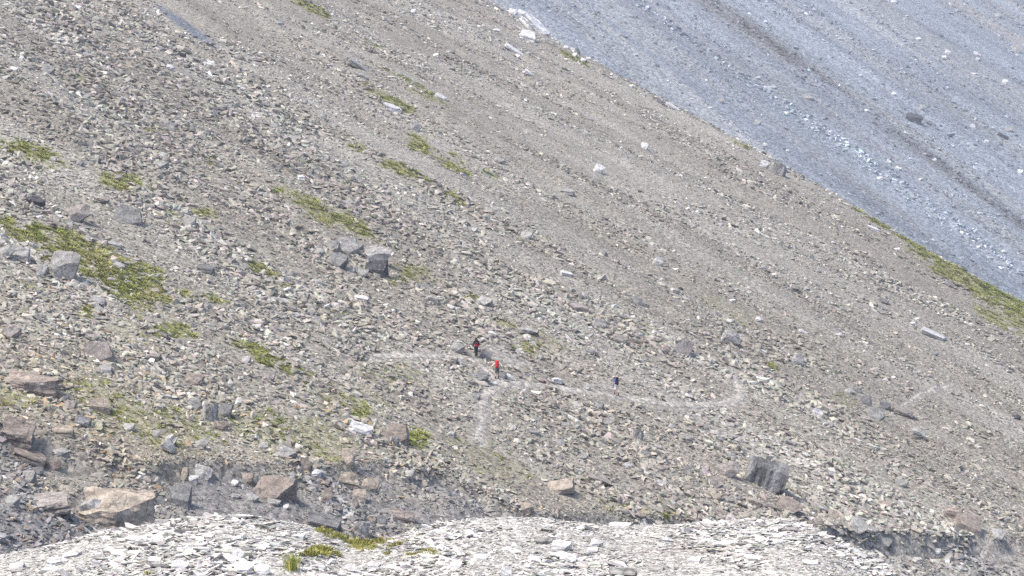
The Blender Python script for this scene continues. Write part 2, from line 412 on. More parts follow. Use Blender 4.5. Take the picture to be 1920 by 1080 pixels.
# ------------------------------------------------------------------ rock shapes
def chunk(seed, nplanes=9, sx=1, sy=.8, sz=.7, flat=.5, detail=0, strata=None, rough=.02, front=None):
    r = random.Random(seed)
    bm = bmesh.new(); bmesh.ops.create_cube(bm, size=1)
    for i in range(nplanes):
        n = Vector((r.gauss(0, 1), r.gauss(0, 1), r.gauss(0, flat))).normalized()
        ext = .5*(abs(n.x)+abs(n.y)+abs(n.z))
        d = ext*r.uniform(.52, .82)
        if front and i < 2:             # broken faces that slope up and back
            n = Vector((r.uniform(-.75, .1) if i else r.uniform(-.2, .5), -1, r.uniform(*front))).normalized()
            ext = .5*(abs(n.x)+abs(n.y)+abs(n.z)); d = ext*r.uniform(.28, .5)
        res = bmesh.ops.bisect_plane(bm, geom=bm.verts[:]+bm.edges[:]+bm.faces[:], plane_co=n*d, plane_no=n, clear_outer=True)
        ed = [e for e in res['geom_cut'] if isinstance(e, bmesh.types.BMEdge)]
        if len(ed) > 2: bmesh.ops.contextual_create(bm, geom=ed)
    bmesh.ops.remove_doubles(bm, verts=bm.verts[:], dist=.02)
    bmesh.ops.recalc_face_normals(bm, faces=bm.faces[:])
    bmesh.ops.triangulate(bm, faces=bm.faces[:])
    if detail:
        bmesh.ops.subdivide_edges(bm, edges=bm.edges[:], cuts=detail, use_grid_fill=True)
        off = Vector((seed*3.1, seed*1.7, 0))
        bm.normal_update()
        for v in bm.verts:
            p = v.co*3 + off
            v.co += v.normal*(mnoise.noise(p)*rough*2 + mnoise.noise(p*3)*rough)
            if strata is not None:
                t = v.co[strata]*11 + mnoise.noise(v.co*2+off)*.6
                k = 1 + .035*(mnoise.cell(Vector((math.floor(t), seed, 0)))-.5)*2
                for a in range(3):
                    if a != strata: v.co[a] *= k
        bmesh.ops.triangulate(bm, faces=bm.faces[:])
    lo = [min(v.co[a] for v in bm.verts) for a in range(3)]; hi = [max(v.co[a] for v in bm.verts) for a in range(3)]
    for v in bm.verts:
        for a, s in enumerate((sx, sy, sz)):
            v.co[a] = ((v.co[a]-lo[a])/(hi[a]-lo[a]) - (.5 if a < 2 else .0))*s
    me = bpy.data.meshes.new('rock'); bm.to_mesh(me); bm.free()
    return me
def shard(seed, mat, fl=(.25, .5)):
    """small angular stone for the scree"""
    r = random.Random(seed); bm = bmesh.new()
    sy = r.uniform(.5, .95); sz = r.uniform(*fl)
    for i in range(11):
        p = Vector((r.uniform(-1, 1), r.uniform(-1, 1), r.uniform(-1, 1)))
        m = max(abs(p.x), abs(p.y), abs(p.z)); p = p/m*r.uniform(.75, 1)
        bm.verts.new((p.x*.5, p.y*.5*sy, p.z*.5*sz))
    res = bmesh.ops.convex_hull(bm, input=bm.verts[:])
    junk = {g for g in res['geom_interior'] + res['geom_unused'] if isinstance(g, bmesh.types.BMVert)}
    if junk: bmesh.ops.delete(bm, geom=list(junk), context='VERTS')
    me = bpy.data.meshes.new('shard'); bm.to_mesh(me); bm.free(); me.materials.append(mat)
    return me
def variants(name, meshes):
    c = bpy.data.collections.new(name)
    for i, me in enumerate(meshes):
        o = bpy.data.objects.new('%s_%02d' % (name, i), me); c.objects.link(o)
    return c
def rots(N, normal, tilt, spin=None):
    """random spin about the ground normal plus a tilt, as XYZ euler angles"""
    th = rng.uniform(0, 2*np.pi, N) if spin is None else rng.normal(0, spin, N); ax = rng.normal(0, tilt, N); ay = rng.normal(0, tilt, N)
    def rx(a): z = np.zeros_like(a); o = z+1; return np.stack([o, z, z, z, np.cos(a), -np.sin(a), z, np.sin(a), np.cos(a)], -1).reshape(-1, 3, 3)
    def ry(a): z = np.zeros_like(a); o = z+1; return np.stack([np.cos(a), z, np.sin(a), z, o, z, -np.sin(a), z, np.cos(a)], -1).reshape(-1, 3, 3)
    def rz(a): z = np.zeros_like(a); o = z+1; return np.stack([np.cos(a), -np.sin(a), z, np.sin(a), np.cos(a), z, z, z, o], -1).reshape(-1, 3, 3)
    q = np.array(Vector((0, 0, 1)).rotation_difference(Vector(normal)).to_matrix())
    M = q @ rx(ax) @ ry(ay) @ rz(th)
    b = -np.arcsin(np.clip(M[:, 2, 0], -1, 1)); a = np.arctan2(M[:, 2, 1], M[:, 2, 2]); g = np.arctan2(M[:, 1, 0], M[:, 0, 0])
    return np.stack([a, b, g], 1)
def scatter(name, pts, rot, scl, tint, coll, nvar):
    N = len(pts)
    me = bpy.data.meshes.new(name); me.vertices.add(N); me.vertices.foreach_set('co', pts.astype(np.float32).ravel())
    def at(n, t, k, d): me.attributes.new(n, t, 'POINT').data.foreach_set(k, d.ravel())
    at('rot', 'FLOAT_VECTOR', 'vector', rot.astype(np.float32)); at('scl', 'FLOAT_VECTOR', 'vector', scl.astype(np.float32))
    at('idx', 'INT', 'value', rng.integers(0, nvar, N).astype(np.int32))
    at('tint', 'FLOAT_COLOR', 'color', np.concatenate([tint, np.ones((N, 1))], 1).astype(np.float32))
    g = bpy.data.node_groups.new(name+'_instances', 'GeometryNodeTree')
    g.interface.new_socket('Geometry', in_out='INPUT', socket_type='NodeSocketGeometry'); g.interface.new_socket('Geometry', in_out='OUTPUT', socket_type='NodeSocketGeometry')
    gi = g.nodes.new('NodeGroupInput'); go = g.nodes.new('NodeGroupOutput'); ip = g.nodes.new('GeometryNodeInstanceOnPoints')
    ci = g.nodes.new('GeometryNodeCollectionInfo'); ci.inputs['Collection'].default_value = coll; ci.inputs['Separate Children'].default_value = True; ci.inputs['Reset Children'].default_value = True
    def na(n, t):
        a = g.nodes.new('GeometryNodeInputNamedAttribute'); a.data_type = t; a.inputs['Name'].default_value = n
        return next(s for s in a.outputs if s.enabled and s.name == 'Attribute')
    L = g.links.new
    L(gi.outputs[0], ip.inputs['Points']); L(ci.outputs[0], ip.inputs['Instance']); ip.inputs['Pick Instance'].default_value = True
    L(na('idx', 'INT'), ip.inputs['Instance Index']); L(na('rot', 'FLOAT_VECTOR'), ip.inputs['Rotation']); L(na('scl', 'FLOAT_VECTOR'), ip.inputs['Scale'])
    L(ip.outputs[0], go.inputs[0])
    o = mesh_obj(name, me); md = o.modifiers.new('stones', 'NODES'); md.node_group = g
    return o
# ------------------------------------------------------------------ single rocks, read off the photograph and set on the ground
KIND = {'B': [('B', i) for i in range(6)], 'S': [('S', i) for i in range(6)], 'R': [('R', i) for i in range(5)], 'L': [('L', i) for i in range(4)], 'V': [('V', i) for i in range(3)]}
SHAPES = {}
for i in range(6): SHAPES['B', i] = chunk(100+i, 10, detail=3, rough=.03, front=(.5, 1.2))
for i in range(6): SHAPES['S', i] = chunk(200+i, 8, flat=.35, detail=3, rough=.016, strata=2, front=(.8, 2))
for i in range(5): SHAPES['R', i] = chunk(300+i, 18, flat=.8, detail=2, rough=.03, front=(.6, 1.2))
for i in range(4): SHAPES['L', i] = chunk(400+i, 10, flat=.45, detail=5, rough=.03, strata=2, front=(.5, 1.1))
for i in range(3): SHAPES['V', i] = chunk(500+i, 12, flat=.6, detail=5, rough=.02, strata=0)
for (k, i), me in SHAPES.items():
    me.materials.append({'B': M_ROCK, 'S': M_BED, 'R': M_ROCK, 'L': M_BED, 'V': M_STRIPE}[k]); me.name = {'B': 'block', 'S': 'slab', 'R': 'boulder', 'L': 'bedded_block', 'V': 'striped_block'}[k]
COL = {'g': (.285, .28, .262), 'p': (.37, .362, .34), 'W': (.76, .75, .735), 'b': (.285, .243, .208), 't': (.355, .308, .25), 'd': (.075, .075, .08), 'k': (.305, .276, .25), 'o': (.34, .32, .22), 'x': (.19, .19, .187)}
CNAME = {'g': 'grey', 'p': 'pale grey', 'W': 'whitish', 'b': 'brown', 't': 'tan', 'd': 'blackish', 'k': 'pinkish grey', 'o': 'olive tinged', 'x': 'dark grey'}
SNAME = {'B': 'angular block', 'S': 'flat slab', 'R': 'rounded rock', 'L': 'layered block', 'V': 'striped block'}
# u, v, width, height (photo pixels), colour, shape, lean in degrees, short name that singles it out (None: named after its neighbours)
RK = [
 (210, 952, 142, 78, 't', 'L', 3, 'huge tan layered block, largest rock of the dark gully'),
 (155, 942, 40, 52, 'p', 'S', 70, 'pale slab leaning against the huge tan layered block'),
 (512, 914, 76, 48, 'b', 'B', 6, 'smooth reddish brown tilted block above the dark gully'),
 (463, 897, 22, 22, 'b', 'B', 0, 'small brown cube touching the smooth reddish brown block'),
 (547, 893, 15, 20, 'p', 'B', -10, 'narrow pale stone standing behind the smooth reddish brown block'),
 (85, 942, 82, 40, 'k', 'L', -8, 'pinkish grey broken block beside the huge tan layered block'),
 (334, 926, 44, 40, 'x', 'B', 8, 'dark broken block beside the huge tan layered block'),
 (300, 940, 22, 18, 'x', 'B', 0, 'small dark stone wedged next to the huge tan layered block'),
 (48, 715, 108, 36, 'b', 'L', 9, 'long brown log shaped slab at the edge of the slope'),
 (23, 805, 62, 50, 'b', 'L', 10, 'brown layered block on the lip of the cut bank'),
 (117, 806, 38, 18, 't', 'S', 3, 'tan slab on the lip of the cut bank'),
 (177, 803, 32, 12, 'o', 'S', 2, 'olive tinged thin slab near the lip of the cut bank'),
 (183, 757, 40, 26, 't', 'B', 5, 'tan cracked block below the long brown log shaped slab'),
 (365, 756, 26, 24, 'g', 'B', 0, 'grey block at the uphill end of the block cluster'),
 (393, 772, 30, 34, 'g', 'V', 0, 'striped upright block in the middle of the block cluster'),
 (420, 768, 26, 26, 'x', 'B', 6, 'dark block at the downhill end of the block cluster'),
 (413, 797, 28, 18, 'b', 'R', 5, 'brown stone lying under the block cluster'),
 (110, 493, 54, 56, 'g', 'R', 12, 'big pale cracked boulder below the large green patch'),
 (36, 473, 36, 28, 'p', 'B', 5, 'pale block uphill of the big pale cracked boulder'),
 (10, 470, 30, 26, 'g', 'R', 0, 'grey rock cut by the edge of the picture'),
 (77, 505, 22, 26, 'g', 'B', 0, 'grey stone leaning on the big pale cracked boulder'),
 (220, 497, 22, 13, 'p', 'R', 20, 'pale stone lying in the large green patch'),
 (383, 503, 32, 15, 'x', 'S', 12, 'dark slab past the end of the large green patch'),
 (63, 377, 32, 16, 'd', 'S', 18, 'blackish slab alone above the large green patch'),
 (140, 396, 48, 36, 'k', 'R', 5, 'pinkish grey boulder above the large green patch'),
 (234, 400, 54, 32, 'g', 'B', 22, 'grey boulder with a dark undercut above the large green patch'),
 (187, 374, 32, 13, 'k', 'S', 12, 'thin pinkish slab above the grey boulder with a dark undercut'),
 (353, 415, 26, 20, 'g', 'B', 0, None), (213, 458, 26, 12, 'p', 'S', 15, None), (510, 560, 18, 10, 'g', 'R', 5, None), (180, 563, 28, 13, 'p', 'S', 14, None),
 (180, 657, 58, 34, 'k', 'B', 12, 'large pinkish grey wedge of rock in the rubble above the brown log'),
 (13, 620, 30, 26, 'k', 'B', 20, 'pink triangular block near the edge of the picture'),
 (362, 709, 34, 22, 'b', 'R', 8, None), (500, 703, 24, 22, 'k', 'B', 10, None), (460, 673, 18, 14, 'p', 'B', 0, None), (197, 690, 26, 18, 'g', 'B', 0, None), (285, 668, 26, 14, 'k', 'S', 8, None),
 (87, 130, 24, 19, 'g', 'B', 8, None), (23, 128, 14, 10, 'W', 'B', 15, 'bright white stone high in the dark coarse scree'), (40, 108, 9, 9, 'W', 'R', 0, None), (317, 125, 15, 10, 'W', 'R', 15, 'bright white stone below the blue shale streak'), (387, 115, 26, 7, 'W', 'S', 15, 'thin white slab downhill of the blue shale streak'),
 (313, 235, 26, 18, 'g', 'B', 20, None), (297, 307, 30, 17, 'p', 'B', 10, None), (563, 332, 15, 10, 'W', 'S', 10, 'bright white stone in the coarse scree above the green streaks'), (150, 305, 15, 13, 'g', 'R', 0, None), (600, 215, 18, 14, 'p', 'B', 20, None), (100, 297, 12, 10, 'p', 'R', 0, None),
 (992, 38, 62, 26, 'W', 'L', 46, 'tallest white crag on the ridge line'), (975, 22, 16, 12, 'W', 'B', 20, None), (986, 64, 34, 22, 'W', 'L', 18, 'ragged white rock just below the tallest white crag'), (1008, 52, 20, 12, 'W', 'S', 45, None), (960, 20, 16, 11, 'W', 'B', 10, None),
 (960, 91, 40, 9, 'W', 'S', 38, 'white blade of rock below the ragged white rock'), (970, 104, 10, 8, 'W', 'R', 0, None), (668, 122, 50, 12, 'p', 'S', 34, 'longer pale blade above the upper green streak'), (674, 140, 32, 10, 'p', 'S', 28, 'shorter pale blade touching the top of the upper green streak'),
 (733, 201, 36, 14, 'W', 'S', 22, 'white lens shaped slab along the upper green streak'), (770, 232, 24, 19, 'p', 'B', 35, None), (823, 180, 22, 9, 'W', 'S', 32, None), (935, 300, 20, 13, 'p', 'R', 12, None), (987, 135, 18, 9, 'W', 'S', 38, None), (1118, 313, 18, 18, 'W', 'B', 30, None),
 (1063, 358, 26, 12, 'p', 'S', 12, 'pale slab with a dark foot alone in the fine scree'), (1207, 272, 15, 13, 'W', 'B', 10, None), (1062, 88, 10, 8, 'W', 'R', 0, None), (1075, 92, 9, 7, 'W', 'B', 0, None), (1078, 102, 9, 9, 'W', 'B', 0, None), (1093, 112, 11, 9, 'W', 'R', 0, None), (1103, 108, 9, 7, 'W', 'B', 0, None),
 (1240, 190, 24, 9, 'W', 'S', 28, None), (1258, 199, 30, 9, 'W', 'S', 35, None), (775, 20, 9, 8, 'W', 'R', 0, None), (1185, 160, 10, 7, 'W', 'R', 0, None), (1150, 140, 16, 6, 'W', 'S', 35, None), (930, 55, 13, 7, 'W', 'B', 10, None), (817, 103, 10, 8, 'W', 'R', 0, None), (845, 96, 16, 7, 'x', 'S', 5, None),
 (1455, 315, 32, 24, 'g', 'V', 22, 'striped grey boulder perched on the ridge line'), (1431, 306, 18, 15, 'W', 'B', 20, 'white block beside the striped boulder on the ridge line'), (1478, 314, 9, 7, 'W', 'R', 0, None),
 (1710, 219, 30, 19, 'd', 'R', 24, 'dark boxy boulder on the far bluish slope'), (1777, 97, 12, 10, 'W', 'R', 15, None), (1771, 106, 9, 6, 'W', 'B', 0, None), (1829, 99, 10, 7, 'W', 'B', 20, None), (1832, 110, 7, 7, 'W', 'B', 20, None), (1828, 138, 17, 8, 'W', 'S', 5, None), (1883, 152, 10, 10, 'W', 'R', 20, None), (1675, 175, 9, 8, 'W', 'R', 10, None), (1850, 264, 10, 8, 'W', 'B', 10, None), (1823, 235, 10, 8, 'W', 'B', 30, None),
 (1913, 321, 11, 9, 'W', 'B', 10, None), (1890, 241, 14, 11, 'p', 'B', 20, None), (1880, 254, 20, 9, 'd', 'S', 25, None), (1904, 90, 18, 15, 'p', 'B', 10, None), (1873, 29, 13, 11, 'p', 'R', 0, None), (1675, 3, 11, 7, 'W', 'R', 10, None), (1420, 228, 13, 11, 'p', 'B', 10, None), (1515, 181, 18, 10, 'p', 'B', 20, None), (1433, 270, 8, 7, 'W', 'R', 20, None), (1477, 282, 7, 6, 'W', 'R', 0, None), (1650, 334, 10, 8, 'W', 'R', 0, None), (1666, 302, 9, 7, 'W', 'B', 20, None), (1683, 314, 12, 7, 'W', 'B', 30, None), (1726, 200, 8, 12, 'p', 'B', 20, None), (1352, 187, 12, 12, 'p', 'B', 0, None),
 (700, 474, 48, 34, 'p', 'R', 14, 'pale cap block resting on the black block of the grey pile'), (705, 499, 44, 32, 'd', 'B', 4, 'black block of the grey pile beneath its pale cap'), (650, 457, 46, 30, 'p', 'B', 8, 'pale block on top of the grey pile'), (633, 486, 36, 32, 'x', 'R', 0, 'grey boulder at the uphill foot of the grey pile'), (675, 510, 20, 16, 'p', 'B', 20, None), (658, 506, 18, 14, 'p', 'B', -10, None), (620, 458, 26, 20, 'g', 'B', 10, None), (708, 512, 18, 12, 'g', 'B', 0, None), (600, 470, 18, 14, 'g', 'B', 0, None), (672, 462, 18, 14, 'g', 'B', 0, None),  # one boulder in two parts: its shaded lower face is a separate black-coloured rock
 (985, 440, 22, 17, 'p', 'B', 10, 'block half white half grey alone in the fine scree'), (1230, 487, 18, 20, 'W', 'B', 20, None), (1062, 513, 24, 11, 'W', 'S', 12, None), (907, 563, 28, 17, 'p', 'R', 10, None), (807, 560, 24, 13, 'p', 'S', 15, None), (677, 560, 28, 12, 'W', 'S', 10, 'white topped slab below the grey pile'), (1083, 576, 38, 17, 'k', 'S', 14, None), (1120, 605, 30, 21, 'g', 'B', 10, None), (1193, 562, 24, 17, 'g', 'B', 15, None), (1160, 635, 28, 15, 'k', 'S', 20, None),
 (1271, 646, 34, 34, 'k', 'B', 42, 'upright pinkish slab above the path beyond the blue hiker'), (990, 620, 40, 12, 'g', 'S', 10, None), (920, 625, 20, 9, 'W', 'S', 20, None), (973, 659, 17, 7, 'W', 'S', 38, 'pale oblong stone on the bare patch beside the hikers'), (857, 651, 26, 20, 'g', 'R', 8, 'grey boulder uphill of the hiker in black'), (907, 663, 24, 18, 'x', 'B', 26, 'dark faced boulder at the feet of the hiker in black'), (1042, 713, 22, 10, 'W', 'S', 12, None), (953, 707, 18, 8, 'W', 'S', 36, None), (900, 706, 36, 20, 'x', 'B', -8, 'dark boulder below the hiker with the red pack'), (927, 718, 12, 9, 'W', 'B', 5, None), (912, 699, 10, 8, 'W', 'R', 0, None), (942, 703, 16, 12, 'x', 'R', 0, None), (990, 702, 12, 8, 'x', 'B', 0, None),
 (1361, 631, 34, 26, 'p', 'S', 40, 'pale leaning slab above the path corner'), (1422, 598, 14, 10, 'W', 'R', 15, None), (1492, 671, 22, 22, 'p', 'B', 20, None), (1750, 627, 50, 13, 'W', 'S', 24, 'long bright white slab alone in the fine scree below the grass stripe'), (1573, 627, 12, 7, 'W', 'R', 0, None), (1590, 625, 12, 7, 'p', 'R', 0, None), (1750, 660, 16, 11, 'g', 'B', 20, None), (1373, 563, 11, 7, 'W', 'R', 0, None), (1637, 428, 24, 8, 'W', 'S', 22, 'white slab at the upper end of the grass stripe'), (1682, 467, 11, 6, 'W', 'R', 5, None), (1657, 565, 18, 9, 'x', 'S', 15, None), (1773, 530, 14, 5, 'W', 'S', 25, None), (1720, 598, 9, 7, 'W', 'R', 0, None), (1423, 456, 10, 8, 'p', 'R', 0, None), (1535, 507, 12, 7, 'g', 'B', 0, None), (1895, 617, 14, 8, 'p', 'B', 20, None), (1505, 622, 18, 6, 'W', 'S', 30, None),
 (573, 868, 22, 24, 'b', 'B', 0, None), (530, 846, 38, 22, 'p', 'B', 20, None), (377, 831, 26, 20, 'g', 'R', 0, None), (493, 834, 20, 14, 'p', 'B', 0, None), (373, 883, 40, 24, 'p', 'B', 15, 'pale oblong boulder in the dark shale left of the brown block'), (362, 898, 18, 16, 'W', 'R', 0, None), (346, 888, 14, 26, 't', 'B', 0, None), (305, 832, 18, 28, 'p', 'S', 55, 'pale slab of a leaning pair on the cut bank'), (325, 822, 18, 30, 'p', 'S', -55, 'other pale slab of the leaning pair, tilted the opposite way'), (50, 855, 60, 22, 'b', 'S', 22, 'brown slab sliding down the cut bank'), (50, 892, 28, 22, 'g', 'B', 0, None), (150, 790, 30, 18, 'x', 'S', 15, None), (297, 763, 16, 7, 'W', 'S', 3, None), (20, 937, 26, 18, 'p', 'B', 10, None), (593, 887, 20, 16, 'W', 'R', 0, None), (613, 926, 20, 28, 'b', 'B', 0, None), (70, 882, 22, 14, 'x', 'R', 0, None), (110, 846, 30, 14, 'p', 'R', 0, None), (98, 868, 20, 20, 'b', 'B', 30, None), (130, 760, 22, 22, 'k', 'B', 0, None), (240, 800, 22, 14, 'p', 'B', 0, None), (290, 812, 20, 12, 'p', 'R', 0, None),
 (604, 982, 66, 28, 'x', 'S', 12, 'smooth dark slab partly behind the pale mound'), (440, 905, 16, 12, 'W', 'R', 0, None), (442, 930, 18, 10, 'p', 'R', 0, None), (470, 932, 26, 14, 'p', 'B', 12, None), (510, 940, 26, 12, 'g', 'B', 15, None), (536, 950, 12, 12, 'W', 'R', 0, None), (615, 955, 18, 12, 'p', 'B', 0, None),
 (672, 804, 44, 22, 'W', 'S', 18, 'white jagged slab above the tan rocks'), (741, 811, 48, 36, 'b', 'B', 14, 'large brownish block beside the white jagged slab'), (735, 826, 20, 20, 'p', 'V', 20, None), (653, 856, 24, 34, 't', 'B', 0, 'upright tan block, topmost of the tan rocks'), (688, 904, 32, 28, 't', 'B', 20, 'tan wedge, farthest downhill of the tan rocks'), (651, 898, 40, 28, 't', 'L', 10, 'wide tan layered block amid the tan rocks'), (671, 926, 28, 24, 't', 'B', 10, 'tan cube under the wide tan layered block'), (663, 944, 20, 18, 'k', 'B', 0, None), (677, 991, 34, 26, 'g', 'V', 0, 'grey ribbed block at the rim of the pale mound'), (763, 888, 28, 15, 'p', 'B', 3, None), (1048, 910, 62, 26, 't', 'B', -6, 'tan slab with an orange face above the pale mound'), (983, 951, 24, 22, 't', 'R', 10, None), (752, 967, 46, 20, 'b', 'S', 12, 'flat brown slab in the dark gully'), (1193, 816, 24, 24, 'g', 'V', 10, 'grey triangular stone below the path and the blue hiker'), (1124, 759, 18, 16, 'g', 'B', 0, 'dark footed stone just below the path by the blue hiker'), (1100, 725, 14, 13, 'p', 'B', 10, None), (1000, 809, 24, 13, 'g', 'S', 8, None), (1050, 829, 18, 14, 'g', 'B', 0, None), (1177, 872, 20, 14, 'p', 'R', 0, None), (845, 813, 16, 10, 'p', 'S', 5, None), (893, 742, 16, 14, 'g', 'B', 0, None), (1140, 790, 20, 14, 'g', 'B', 10, None), (1035, 752, 14, 10, 'p', 'R', 0, None), (700, 900, 12, 10, 'p', 'R', 0, None), (655, 965, 22, 14, 'p', 'B', 0, None), (715, 975, 22, 16, 'x', 'B', 10, None), (1120, 900, 50, 14, 'k', 'S', 18, None),
 (1430, 886, 80, 58, 'x', 'V', 15, 'great striped boulder with a black gap beneath'), (1366, 878, 46, 32, 'k', 'R', 4, 'layered block leaning towards the great striped boulder'), (1342, 903, 28, 22, 'k', 'R', 5, 'rounded stone under the layered block beside the great striped boulder'), (1372, 855, 22, 14, 'x', 'B', 0, None), (1643, 773, 38, 22, 'p', 'B', 8, 'pale flat topped block of the dark cluster below the trail'), (1626, 750, 20, 19, 'x', 'R', 0, 'dark round block of the cluster below the trail'), (1660, 760, 20, 16, 'x', 'B', 10, None), (1593, 732, 20, 12, 'p', 'B', 5, None), (1612, 732, 14, 10, 'x', 'B', 0, None), (1690, 770, 40, 16, 'k', 'S', 22, None), (1533, 773, 22, 15, 'W', 'B', 15, 'white block above the great striped boulder'), (1717, 812, 28, 18, 'p', 'S', 25, None), (1605, 984, 36, 28, 'p', 'R', 20, 'rounded pale boulder at the lip of the dark hollow'), (1634, 993, 22, 14, 'g', 'B', 0, None), (1627, 939, 16, 11, 'W', 'R', 0, None), (1810, 978, 52, 36, 'b', 'B', 20, 'large reddish brown block above the dark hollow'), (1785, 962, 36, 20, 'b', 'S', 10, None), (1477, 946, 52, 28, 'b', 'R', 18, 'low reddish mound of rock beneath the great striped boulder'), (1907, 782, 16, 9, 'd', 'R', 0, 'small black oval stone near the edge of the fine scree'), (1287, 820, 24, 15, 'g', 'S', 5, None), (1438, 826, 14, 8, 'x', 'B', 0, None), (1660, 946, 26, 14, 'b', 'S', 5, None), (1410, 940, 30, 12, 't', 'S', 20, None), (1657, 1015, 28, 20, 'g', 'B', 15, None), (1755, 1033, 16, 13, 'W', 'B', 10, None), (1775, 1052, 14, 10, 'W', 'B', 0, None), (1800, 1066, 20, 12, 'p', 'R', 0, None), (1650, 768, 12, 18, 'x', 'B', 0, None), (1560, 965, 22, 20, 't', 'B', 20, None), (1540, 955, 26, 12, 'p', 'S', 20, None), (1340, 930, 26, 14, 't', 'B', 10, None), (1365, 935, 24, 12, 'k', 'B', 0, None), (1870, 1000, 24, 16, 'p', 'B', 10, None), (1890, 1050, 22, 14, 'g', 'B', 0, None), (1720, 1050, 16, 12, 'p', 'R', 0, None), (1775, 960, 14, 10, 'p', 'R', 0, None), (1690, 905, 22, 14, 'g', 'B', 10, None), (1560, 890, 20, 12, 'g', 'S', 10, None), (1480, 830, 22, 10, 'p', 'S', 30, None), (1870, 890, 20, 12, 'g', 'B', 12, None), (1290, 880, 22, 14, 'g', 'B', 10, None), (1240, 905, 24, 12, 'p', 'B', 10, None), (1210, 850, 20, 14, 'g', 'R', 10, None), (1090, 855, 20, 12, 'g', 'B', 5, None), (960, 800, 16, 10, 'p', 'B', 5, None), (1060, 795, 16, 10, 'g', 'B', 5, None), (1320, 800, 18, 10, 'g', 'B', 5, None),
]
MRK = [ # on the pale mound in front
 (1052, 1022, 38, 20, 'W', 'B', 4, 'whitest square block on the pale mound'), (803, 1041, 40, 12, 'W', 'S', 3, 'long white flagstone on the pale mound'), (1020, 1013, 36, 13, 'g', 'S', 4, 'grey flagstone behind the whitest square block'), (1170, 1074, 56, 20, 'g', 'S', 3, 'grey flagstone at the bottom edge of the mound'),
 (1163, 976, 30, 12, 'W', 'S', 5, 'top stone of the small white heap on the mound crest'), (1153, 984, 22, 10, 'W', 'R', 0, None), (1175, 984, 20, 10, 'W', 'B', 0, None), (105, 1052, 40, 13, 'W', 'S', -4, None), (220, 1032, 50, 10, 'W', 'S', 6, None), (135, 1040, 36, 12, 'W', 'S', -8, None), (335, 1060, 34, 20, 'W', 'R', 0, None), (455, 1065, 34, 22, 'W', 'R', 0, None), (440, 1040, 22, 22, 'W', 'B', 20, None), (490, 1068, 30, 18, 'W', 'R', 0, None), (95, 1068, 34, 10, 'W', 'S', 2, None), (290, 1050, 26, 12, 'W', 'S', 0, None),
 (900, 1045, 26, 16, 'W', 'B', 5, None), (945, 1070, 24, 18, 'W', 'B', 30, None), (855, 1060, 24, 14, 'W', 'B', 0, None), (1000, 1050, 28, 12, 'W', 'S', 20, None), (1110, 1030, 22, 12, 'W', 'B', 5, None), (1120, 1018, 24, 14, 'W', 'R', 0, None), (1230, 1065, 30, 12, 'p', 'S', 5, None), (1300, 1050, 28, 10, 'W', 'S', 4, None), (1390, 1035, 26, 10, 'W', 'S', 3, None), (1410, 1046, 34, 12, 'W', 'S', 8, None), (1520, 1055, 30, 10, 'W', 'S', 4, None), (1610, 1055, 20, 9, 'W', 'S', 12, None), (1460, 1015, 20, 9, 'W', 'S', 3, None), (1330, 1000, 20, 8, 'W', 'S', 0, None), (700, 1060, 24, 14, 'W', 'B', 5, None), (660, 1070, 30, 12, 'W', 'S', 10, None), (760, 1058, 20, 12, 'W', 'B', 0, None), (390, 1005, 24, 9, 'W', 'S', 5, None), (300, 1010, 26, 8, 'W', 'S', -5, None), (560, 1005, 20, 9, 'W', 'S', 8, None), (880, 1000, 20, 9, 'W', 'S', 0, None), (950, 990, 18, 8, 'p', 'B', 0, None), (1065, 1046, 24, 16, 'W', 'B', 25, None), (950, 1030, 20, 12, 'W', 'R', 0, None), (30, 1062, 30, 12, 'W', 'S', -3, None), (600, 1062, 22, 12, 'W', 'B', 10, None), (1250, 1012, 22, 9, 'W', 'S', 5, None),
]
ROCKS = []                              # (object, u, v, short name or None)
used_pos = []
def put_rock(u, v, wd, ht, cc, sh, lean, name, ground=None, k=None):
    vb = v + ht*.5
    if ground == 'mound': p = cast_mound(u, vb); g = 'mound'
    else: p, g = cast_any(u, vb) if ground is None else (ground(u, vb), 'near')
    if g == 'mound' and ground != 'mound': p = cast(u, min(vb, 1010)); g = 'near'
    m = p.length/F
    var = KIND[sh]; key = var[(k if k is not None else len(ROCKS)) % len(var)]
    me = SHAPES[key]
    W, H = wd*m*1.0, ht*m*.95
    ln = abs(R(lean))
    o = bpy.data.objects.new('rock', me); C.objects.link(o)
    r = random.Random(int(u*13+v*7))
    thin = .3 if sh == 'S' else .12
    hz = H*1.22
    if sh == 'S' and ln > .15:          # a slab seen leaning: its outline is length x thickness turned by the lean
        L = max(wd, ht)*m*1.05; hz = max(min(wd, ht)*m*1.15, .16*L); W = L
    D = max(W*r.uniform(.55, .85), hz*.5)
    o.scale = (W, D/.8, hz/.7)
    o.rotation_euler = (r.uniform(-.08, .08), R(lean), r.uniform(-.35, .35) if ln < .3 else r.uniform(-.12, .12))
    o.location = (p.x, p.y + D*.32, p.z - H*.22) if not (sh == 'S' and ln > .15) else (p.x, p.y + D*.25, p.z + (H*.5 - hz*.5)*.8)
    c = COL[cc]; j = r.uniform(.88, 1.12)*(.8 if cc == 'W' and g == 'near' and v > 150 else 1)
    o.color = (c[0]*j, c[1]*j, c[2]*j, 1)
    if cc == 'W' or g == 'mound':
        o.material_slots[0].link = 'OBJECT'; o.material_slots[0].material = M_STRIPE if sh == 'V' else M_WROCK
    elif cc == 'd': pass
    ROCKS.append([o, u, v, name, cc, sh, g, wd]); used_pos.append((p.x, p.y, W))
    return o
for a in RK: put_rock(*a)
for a in MRK: put_rock(*a, ground='mound')
